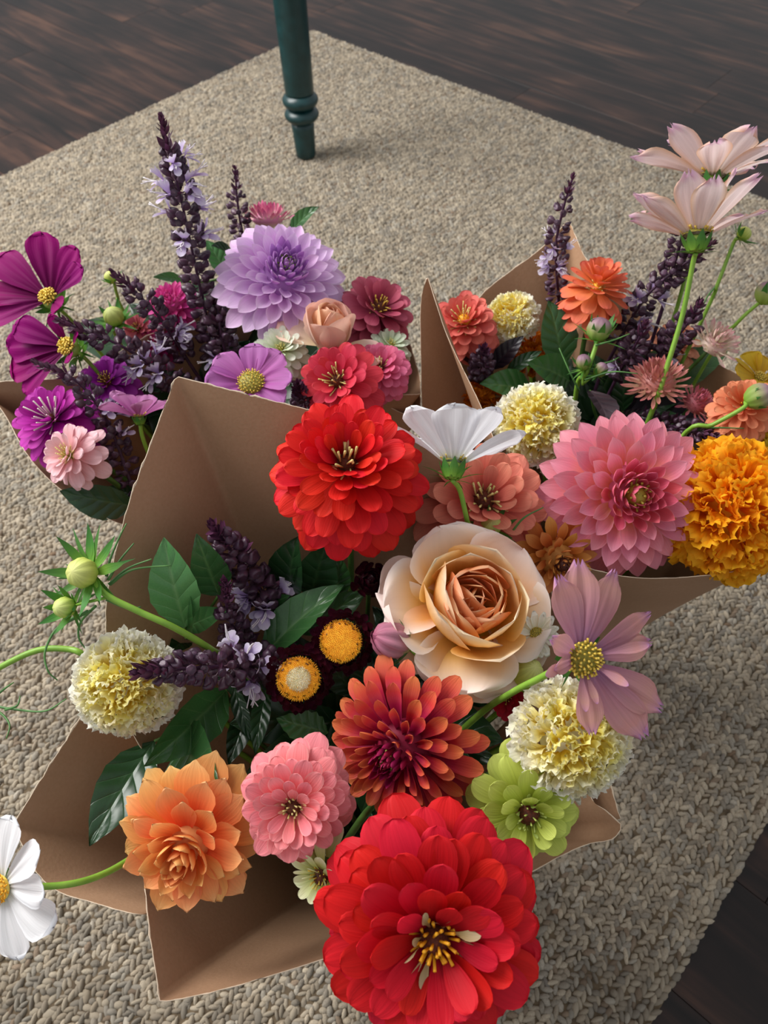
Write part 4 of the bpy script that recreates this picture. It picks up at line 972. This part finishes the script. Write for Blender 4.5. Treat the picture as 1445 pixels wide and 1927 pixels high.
# ---------------------------------------------------------------- back left bouquet
dahlia('lavender dahlia, the largest bloom of the back left bouquet', 'L', 533, 528, .44, 140, (.24, .22, .93),
       [(0, '#d8a0dc'), (.5, '#e2b6e6'), (1, '#ecccee')], 210, N_=130, E=(84, -28), L=(.17, .56), B=(.03, .46), H=(.40, -.06), W=.52, phi=((3.0, 2.2), (1.9, 1.2), (1.1, .6)), edge='#f2dcf4', eye=(.08, '#7d8a40'), stops_in=[(0, '#a862bc'), (1, '#c68cd4')], prof='blunt')
strawflower('flat pink strawflower poking up behind the lavender dahlia', 'L', 503, 410, .425, 56, (0, .93, .36), [(0, '#f0dcd0'), (.35, '#e79ab4'), (1, '#c83c78')], 610, N_=80, E=(70, 5), B=(.2, .6), L=(.35, .45), H=(.18, -.1), W=.32, rough=.45)
zinnia('dusty rose zinnia turned away at the right of the back left bouquet', 'L', 706, 590, .405, 92, (.42, .42, .8), [(0, '#7a2440'), (.5, '#a8405c'), (1, '#bf5f74')], 110, N_=60, E=(50, -30), W=.5)
rose('half open blush rose bud beside the lavender dahlia', 'L', 622, 645, .42, 80, (.02, .62, .78), 302, bud=True)
zinnia('white green zinnia tucked beneath the blush rose bud', 'L', 530, 664, .41, 64, (-.05, .4, .9), [(0, '#c2d094'), (.5, '#dde6cc'), (1, '#eef2e4')], 111, N_=80, E=(55, -30), W=.36, eye=(.12, OLV, YELG, 20))
zinnia('pale mint zinnia at the right rim of the back left bouquet', 'L', 733, 655, .395, 50, (.2, .5, .8), [(0, '#b6cc94'), (.5, '#cfdec2'), (1, '#e2ecd8')], 112, N_=60, E=(50, -25), W=.4, eye=(.16, OLV, YELG, 20))
cosmos('orchid pink cosmos with yellow eye above the tall paper flap', 'L', 474, 722, .425, 84, (-.02, .36, .93), [(0, '#96408e'), (.4, '#b45cab'), (1, '#c078bc')], 410, elev=14, W=.74, disc=(.30, OLV, YEL), tip=.08)
zinnia('raspberry red zinnia with yellow green florets behind the upper red zinnia', 'L', 640, 722, .415, 96, (-.22, .10, .96), [(0, '#a01830'), (.5, '#d03048'), (1, '#e0485a')], 113, N_=56, E=(52, -22), W=.46, eye=(.18, BRN, YELG, 24), fl=.22)
zinnia('candy pink zinnia at the right of the back left bouquet', 'L', 716, 698, .41, 68, (-.06, .25, .95), [(0, '#b84068'), (.5, '#da5c86'), (1, '#e57a9c')], 114, N_=80, E=(55, -35), W=.42, eye=(.15, BRN, YELG, 20), fl=.24)
dahlia('magenta pink ball dahlia behind the tall basil spike', 'L', 325, 576, .405, 72, (-.1, .35, .9), [(0, '#a8206a'), (.5, '#cf3c90'), (1, '#e060a8')], 211, N_=70, E=(80, -40), L=(.2, .5), phi=((2.6, 2.0), (1.8, 1.4), (1.2, .8)), eye=(.06, '#a83070'))
dahlia('deep pink ball dahlia low among the basil spikes', 'L', 296, 650, .375, 58, (0, .3, .95), [(0, '#8a1850'), (.5, '#b82c74'), (1, '#d04c90')], 212, N_=60, E=(80, -40), L=(.2, .5), phi=((2.6, 2.0), (1.8, 1.4), (1.2, .8)), eye=(.06, '#a83070'))
zinnia('coral pink zinnia half hidden among basil spikes', 'L', 262, 622, .385, 42, (-.2, .4, .9), [(0, '#b03c50'), (1, '#dc7a86')], 115, N_=50, E=(55, -30))
MAG = [(0, '#4c0236'), (.4, '#6e0450'), (1, '#8e0a68')]
cosmos('wine magenta cosmos with broad upright petals at the left picture edge', 'L', 94, 562, .435, 132, (-.10, .25, .9), MAG, 411, n_=7, W=.50, azs=[D(a) for a in (5, 50, 84, 112, -42, -64, -135)], lens=[1.02, 1.1, 1.0, .95, .85, .72, .62], elevs=[22, 14, 10, 14, 34, 30, 40], tip=.06, disc=(.10, OLV, YEL), trans=.12, spec=.08)
cosmos('wine magenta cosmos pointing left, seen from behind its green calyx', 'L', 130, 654, .425, 132, (-.22, .1, .95), MAG, 412, n_=7, W=.50, elev=10, azs=[D(a) for a in (64, 84, 106, 130, 20, -80, -150)], lens=[.9, 1.02, 1.05, .95, .5, .4, .4], elevs=[20, 12, 8, 10, 40, 55, 50],  tip=.06, disc=(.10, OLV, YEL), stempath=[(150, 665, .42), (178, 694, .40), (230, 760, .36)], trans=.12, spec=.08)
cosmos('mauve pink cosmos facing up beside the torn paper edge', 'L', 262, 786, .405, 74, (-.05, .9, .2), [(0, '#a0508c'), (.5, '#b86aa4'), (1, '#c888b8')], 413, elev=36, W=.62, stempath=[(268, 822, .39), (279, 852, .37), (300, 900, .33)], tip=.05)
zinnia('vivid magenta zinnia with long white florets by the left paper rim', 'L', 104, 796, .395, 94, (-.14, .46, .86), [(0, '#7a0c72'), (.5, '#ae1898'), (1, '#c43cae')], 116, N_=70, E=(55, -34), W=.42, eye=(.12, BRN, plain_mat('floret_white', '#e4dccb', '#efe8dc', 300, .5), 18), fl=.4)
zinnia('light pink zinnia drooping over the left paper rim, green stem in view', 'L', 136, 858, .405, 72, (-.42, .16, .88), [(0, '#e0c07a'), (.3, '#eab0b4'), (1, '#f0c6cc')], 117, N_=46, E=(54, -22), W=.5, eye=(.14, OLV, YELG, 22), fl=.2, stempath=[(168, 874, .39), (215, 908, .365), (260, 940, .32)], ruf=.04, cupmat=STEM)
bud_thing('round green bud above the basil on the left', 'L', 214, 596, .405, 19, (-.1, .5, .86), GBUD, [(222, 640, .38)], 710, sl=2.2, se=(0, 40), fronds=[[(214, 612, .40), (190, 622, .40), (172, 610, .405)]])
bud_thing('small green bud beside the leftmost basil tip', 'L', 208, 522, .425, 12, (-.4, .7, .5), GBUD, [(222, 560, .40), (240, 600, .38)], 711, sl=2.0)
basil('tallest purple basil spike, dotted with lilac florets', 'L', [(402, 655, .37), (372, 520, .44), (335, 350, .515), (303, 224, .565)], 66, 810, florets=(12, 14, 16, 17, 19), pitch=.92, dens_tip=.25, tight=.9)
basil('small slender purple basil tip left of the pink strawflower', 'L', [(458, 450, .41), (448, 390, .445), (442, 318, .48)], 44, 811, pitch=1.25, dens_tip=.5)
basil('purple basil spike in front of the magenta ball dahlia', 'L', [(345, 665, .375), (290, 585, .42), (212, 512, .455)], 54, 812, florets=(2, 3), pitch=.85)
basil('purple basil spike crossing below the pointing magenta cosmos', 'L', [(352, 735, .365), (235, 655, .415), (112, 604, .45)], 60, 813, florets=(4, 5, 6), pitch=.85)
basil('purple basil spike sweeping down beside the light pink zinnia', 'L', [(252, 925, .345), (205, 800, .39), (145, 718, .43), (66, 682, .45)], 58, 814, florets=(6, 8, 9), pitch=1.0)
basil('stub of purple basil beside the raspberry red zinnia', 'L', [(580, 772, .385), (568, 745, .41), (560, 722, .43)], 52, 815, pitch=.6, dens_tip=.6)
basil('purple basil spike in the shade left of the lavender dahlia', 'L', [(430, 690, .36), (415, 620, .40), (408, 560, .42)], 60, 816, florets=(2,), pitch=.8)
sprig('basil_sprig', 'big dark green leaf hanging over the left paper rim', 'L', (262, 955, .335), [((258, 952, .35), (112, 924, .375), dict(wr=.50, mat=LEAFD, nrm=(.1, -.3, 1), fold=.3)), ((262, 935, .345), (205, 915, .355), dict(wr=.5, mat=LEAFD))], 21)
sprig('basil_sprig', 'green leaf standing behind the lavender dahlia', 'L', (545, 445, .385), [((545, 440, .395), (600, 389, .425), dict(wr=.42, mat=LEAF, nrm=(-.2, .2, 1)))], 22)
sprig('basil_sprig', 'green leaves between the tallest basil and lavender dahlia', 'L', (425, 520, .37), [((428, 520, .385), (388, 452, .415), dict(wr=.55, mat=LEAFL, nrm=(.2, .2, 1))), ((445, 490, .39), (398, 462, .42), dict(wr=.5, mat=LEAFD, nrm=(0, .4, 1))), ((345, 530, .39), (288, 521, .415), dict(wr=.28, mat=LEAF))], 23)
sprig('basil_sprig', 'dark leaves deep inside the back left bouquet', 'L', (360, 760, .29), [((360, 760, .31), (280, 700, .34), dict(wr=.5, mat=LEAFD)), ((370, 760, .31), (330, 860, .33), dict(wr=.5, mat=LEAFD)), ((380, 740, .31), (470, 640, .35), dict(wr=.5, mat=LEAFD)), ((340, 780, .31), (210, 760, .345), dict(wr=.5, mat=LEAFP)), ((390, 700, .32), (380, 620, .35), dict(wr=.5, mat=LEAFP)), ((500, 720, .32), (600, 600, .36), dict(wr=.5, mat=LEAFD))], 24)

# ---------------------------------------------------------------- right bouquet
dahlia('large rose pink dahlia at the front of the right bouquet', 'R', 1180, 930, .42, 174, (0, -.06, 1),
       [(0, '#e49444'), (.3, '#e68a80'), (.6, '#e68698'), (1, '#ea9cae')], 220, N_=128, E=(74, -26), L=(.22, .58), B=(.05, .46), H=(.30, -.08), W=.50, phi=((2.2, 1.5), (1.2, .9), (.8, .5)), edge='#e89cac', eye=(.12, '#a89838'), stops_in=[(0, '#d88a3a'), (.3, '#dc5a6e'), (1, '#e06c82')])
OR = [(0, '#f0900a'), (.5, '#faa80e'), (1, '#ffc02a')]
marigold('big golden orange marigold beside the pink dahlia', 'R', 1372, 958, .405, 138, (.12, .06, .98), OR, 510, N_=300, crk=.04, trans=.42)
marigold('yellow marigold at the right picture edge behind the orange one', 'R', 1455, 880, .375, 90, (.3, .3, .9), [(0, '#c89a0c'), (.5, '#dcb41c'), (1, '#e8c838')], 520, N_=180)
marigold('cream ruffled marigold beside the white cosmos', 'R', 1009, 802, .41, 83, (-.30, .10, .95), CREAM, 530, N_=270, inner=YELC, middle=MIDC)
marigold('cream ruffled marigold next to the pointed paper flap', 'R', 964, 600, .395, 54, (-.36, .30, .9), CREAM, 536, N_=200, inner=YELC, middle=MIDC)
marigold('burnt orange marigold in the shade behind dark basil leaves', 'R', 1000, 668, .36, 46, (-.2, .3, .9), [(0, '#b85408'), (1, '#ea8a14')], 540, N_=120)
marigold('burnt orange marigold deep down beside the left paper flap', 'R', 908, 745, .355, 48, (-.2, .3, .9), [(0, '#b85408'), (1, '#e48414')], 541, N_=120)
zinnia('coral zinnia with peach eye against the pointed paper flap', 'R', 874, 612, .405, 76, (-.18, .44, .88), [(0, '#c8543c'), (.5, '#dc6458'), (1, '#e57a6e')], 120, N_=80, E=(58, -32), W=.48, eye=(.2, ORY, YELG, 26), fl=.28)
zinnia('orange and coral zinnia seen from the side at the back of the right bouquet', 'R', 1121, 552, .43, 80, (.08, .74, .66), [(0, '#f0a050'), (.5, '#ec8a54'), (1, '#ea7860')], 121, N_=80, E=(64, -40), W=.48, eye=(.14, ORY, YELG, 20), H=(.4, -.2))
zinnia('peach orange zinnia at the right picture edge with a bud before it', 'R', 1398, 770, .415, 76, (-.25, .40, .85), [(0, '#d06a3a'), (.5, '#e4845c'), (1, '#ec9a74')], 122, N_=90, E=(60, -40), W=.38, eye=(.1, BRN, ORY, 20), H=(.3, -.2))
zinnia('faded peach zinnia in the shade behind the tall green stem', 'R', 1270, 650, .37, 55, (0, .4, .9), [(0, '#c0704a'), (1, '#dc9a7c')], 123, N_=50)
strawflower('pale straw pink strawflower leaning right at the back of the right bouquet', 'R', 1350, 642, .42, 56, (.30, .42, .85), [(0, '#d8d0a0'), (.5, '#e6d2c0'), (1, '#d8929a')], 620, N_=64, E=(78, -5), B=(.08, .42), L=(.4, .6), H=(.1, -.2), W=.30, rough=.45)
strawflower('dusky pink strawflower crossed by the tall green stem', 'R', 1236, 714, .405, 68, (-.25, .58, .72), [(0, '#d8b890'), (.4, '#d09080'), (1, '#c06a6a')], 621, N_=130, E=(82, -12), B=(.08, .5), L=(.36, .5), H=(.22, -.2), W=.24, rough=.45)
strawflower('small rose strawflower just above the pink dahlia', 'R', 1312, 756, .395, 46, (.3, .45, .85), [(0, '#d0a088'), (.4, '#c87c80'), (1, '#b8506a')], 622, N_=90, E=(82, -12), B=(.08, .5), L=(.36, .5), H=(.22, -.2), W=.26, rough=.45)
PEA = [(0, '#dcc0a8'), (.25, '#ecd8d2'), (.8, '#f0dcdc'), (1, '#dfb4d2')]
cosmos('upper of two blush cosmos on tall stems, against the dark floor', 'R', 1340, 338, .51, 148, (.10, .93, .08), PEA, 420, n_=12, elev=36, W=.44, tip=.10, je=13, prof='long', stempath=[(1330, 375, .495), (1318, 420, .48), (1290, 520, .44), (1250, 650, .38)], edge='#e6bc98', edgew=.6, ruf=.05, trans=.4)
cosmos('lower of two blush cosmos, its long green stem crossing the strawflowers', 'R', 1310, 448, .505, 148, (0, .94, .06), PEA, 421, n_=12, elev=36, W=.46, tip=.10, je=13, prof='long', stempath=[(1304, 495, .49), (1285, 590, .455), (1255, 690, .42), (1222, 787, .38)], stemr=.0019, edge='#e6bc98', edgew=.6, ruf=.05, trans=.4)
cosmos('golden yellow cosmos at the right picture edge', 'R', 1428, 712, .39, 66, (.2, .55, .75), [(0, '#c89408'), (.5, '#dcae14'), (1, '#e8c434')], 422, elev=24, W=.62)
bud_thing('mauve bud on a green stem in front of the peach orange zinnia', 'R', 1427, 746, .44, 24, (.78, .36, .4), MBUD, [(1398, 768, .435), (1340, 800, .42), (1275, 832, .395)], 720, sl=1.3, se=(40, 70), stemr=.0016, elong=1.1, thin=False, fronds=[[(1330, 805, .415), (1360, 805, .415), (1400, 806, .415)]])
bud_thing('mauve bud cut by the right picture edge', 'R', 1443, 552, .45, 22, (.25, .85, .4), MBUD, [(1426, 572, .44), (1385, 610, .42), (1330, 680, .38)], 721, sl=1.7, se=(50, 80), thin=False)
bud_thing('thin stemmed bud behind the lower blush cosmos', 'R', 1400, 440, .485, 13, (.6, .5, .5), GBUD, [(1380, 458, .475), (1350, 535, .45), (1322, 600, .42)], 722, sl=2.4, fronds=[[(1350, 535, .45), (1330, 560, .44), (1318, 590, .43)]])
bud_thing('mauve green bud with two smaller buds before the broad basil leaf', 'R', 1127, 620, .435, 23, (.08, .8, .5), MBUD, [(1120, 655, .425), (1102, 705, .41), (1082, 752, .38)], 723, sl=2.0, se=(45, 75), stemr=.0018,
          extra=[((1098, 682, .42), 14, (-.2, .8, .5), (1096, 725, .405)), ((1130, 696, .415), 13, (.5, .7, .5), (1098, 722, .405))],
          fronds=[[(1090, 735, .40), (1072, 700, .415), (1052, 655, .425)], [(1100, 715, .41), (1150, 700, .42), (1200, 703, .425)], [(1120, 650, .43), (1155, 640, .435), (1185, 628, .44)], [(1112, 690, .415), (1150, 680, .42), (1165, 672, .42)]])
basil('slender purple basil spike with lilac florets before the paper peak', 'R', [(1052, 575, .385), (1046, 470, .445), (1058, 400, .48), (1078, 332, .51)], 48, 820, florets=(5, 6, 7), pitch=1.35, dens_tip=.3)
basil('purple basil spike with lilac florets passing behind the lower blush cosmos', 'R', [(1165, 640, .385), (1225, 548, .43), (1340, 458, .475)], 56, 821, florets=(3, 5, 6), pitch=.95)
basil('purple basil tip between the two blush cosmos', 'R', [(1262, 520, .44), (1290, 420, .485), (1300, 352, .515)], 46, 822, pitch=.9, stempath=[(1240, 600, .40)])
basil('dark purple basil head right of the tall green stem', 'R', [(1245, 660, .385), (1285, 620, .42), (1318, 570, .445)], 58, 823, florets=(1,), pitch=.8)
basil('dark purple basil rosette below the coral zinnia', 'R', [(905, 700, .375), (908, 680, .395), (912, 655, .415)], 52, 824, pitch=.6, dens_tip=.6)
basil('dark purple basil spike lying above the orange marigold', 'R', [(1215, 790, .365), (1280, 806, .385), (1352, 822, .40)], 50, 825, pitch=.7)
basil('purple basil spike with faded calyces left of the dusky strawflower', 'R', [(1165, 700, .37), (1195, 650, .405), (1215, 610, .425)], 56, 826, florets=(2,), pitch=.8)
sprig('basil_sprig', 'broad bright green basil leaves in the middle of the right bouquet', 'R', (1060, 720, .355), [
    ((1058, 690, .375), (1032, 566, .425), dict(wr=.60, mat=LEAF, nrm=(.1, .1, 1), fold=.15)), ((1070, 716, .37), (992, 682, .405), dict(wr=.55, mat=LEAF, nrm=(-.2, .1, 1))), ((1000, 735, .37), (903, 722, .395), dict(wr=.5, mat=LEAF, nrm=(0, .2, 1)))], 31)
sprig('basil_sprig', 'almost black purple basil leaves under the cream marigold', 'R', (930, 705, .355), [
    ((925, 695, .37), (985, 632, .40), dict(wr=.45, mat=LEAFP, nrm=(.1, .3, 1))), ((920, 695, .37), (852, 660, .39), dict(wr=.4, mat=LEAFP, nrm=(0, .3, 1))), ((950, 705, .37), (1020, 660, .39), dict(wr=.35, mat=LEAFD, nrm=(0, .3, 1)))], 32)
sprig('basil_sprig', 'dull purple leaf standing above the pink dahlia', 'R', (1130, 800, .345), [((1110, 735, .385), (1150, 812, .39), dict(wr=.5, mat=leaf_mat('leaf_purple_grey', '#3a2f36', '#574850', '#6b5a62'), nrm=(.3, 0, 1))), ((1150, 800, .36), (1210, 770, .37), dict(wr=.4, mat=LEAFP))], 33)
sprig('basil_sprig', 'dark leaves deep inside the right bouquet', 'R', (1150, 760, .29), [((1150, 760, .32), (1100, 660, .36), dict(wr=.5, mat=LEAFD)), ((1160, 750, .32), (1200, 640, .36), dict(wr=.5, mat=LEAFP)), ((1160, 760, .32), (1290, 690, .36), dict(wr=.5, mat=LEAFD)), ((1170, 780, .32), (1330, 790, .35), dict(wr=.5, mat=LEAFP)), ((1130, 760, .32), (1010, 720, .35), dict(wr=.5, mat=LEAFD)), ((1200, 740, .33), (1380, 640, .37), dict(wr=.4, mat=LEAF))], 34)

zinnia('violet magenta zinnia mostly covered by basil spikes in the back left bouquet', 'L', 205, 722, .385, 66, (-.1, .35, .93), [(0, '#6a0c6c'), (.5, '#98189a'), (1, '#b440b4')], 118, N_=56, E=(54, -28))
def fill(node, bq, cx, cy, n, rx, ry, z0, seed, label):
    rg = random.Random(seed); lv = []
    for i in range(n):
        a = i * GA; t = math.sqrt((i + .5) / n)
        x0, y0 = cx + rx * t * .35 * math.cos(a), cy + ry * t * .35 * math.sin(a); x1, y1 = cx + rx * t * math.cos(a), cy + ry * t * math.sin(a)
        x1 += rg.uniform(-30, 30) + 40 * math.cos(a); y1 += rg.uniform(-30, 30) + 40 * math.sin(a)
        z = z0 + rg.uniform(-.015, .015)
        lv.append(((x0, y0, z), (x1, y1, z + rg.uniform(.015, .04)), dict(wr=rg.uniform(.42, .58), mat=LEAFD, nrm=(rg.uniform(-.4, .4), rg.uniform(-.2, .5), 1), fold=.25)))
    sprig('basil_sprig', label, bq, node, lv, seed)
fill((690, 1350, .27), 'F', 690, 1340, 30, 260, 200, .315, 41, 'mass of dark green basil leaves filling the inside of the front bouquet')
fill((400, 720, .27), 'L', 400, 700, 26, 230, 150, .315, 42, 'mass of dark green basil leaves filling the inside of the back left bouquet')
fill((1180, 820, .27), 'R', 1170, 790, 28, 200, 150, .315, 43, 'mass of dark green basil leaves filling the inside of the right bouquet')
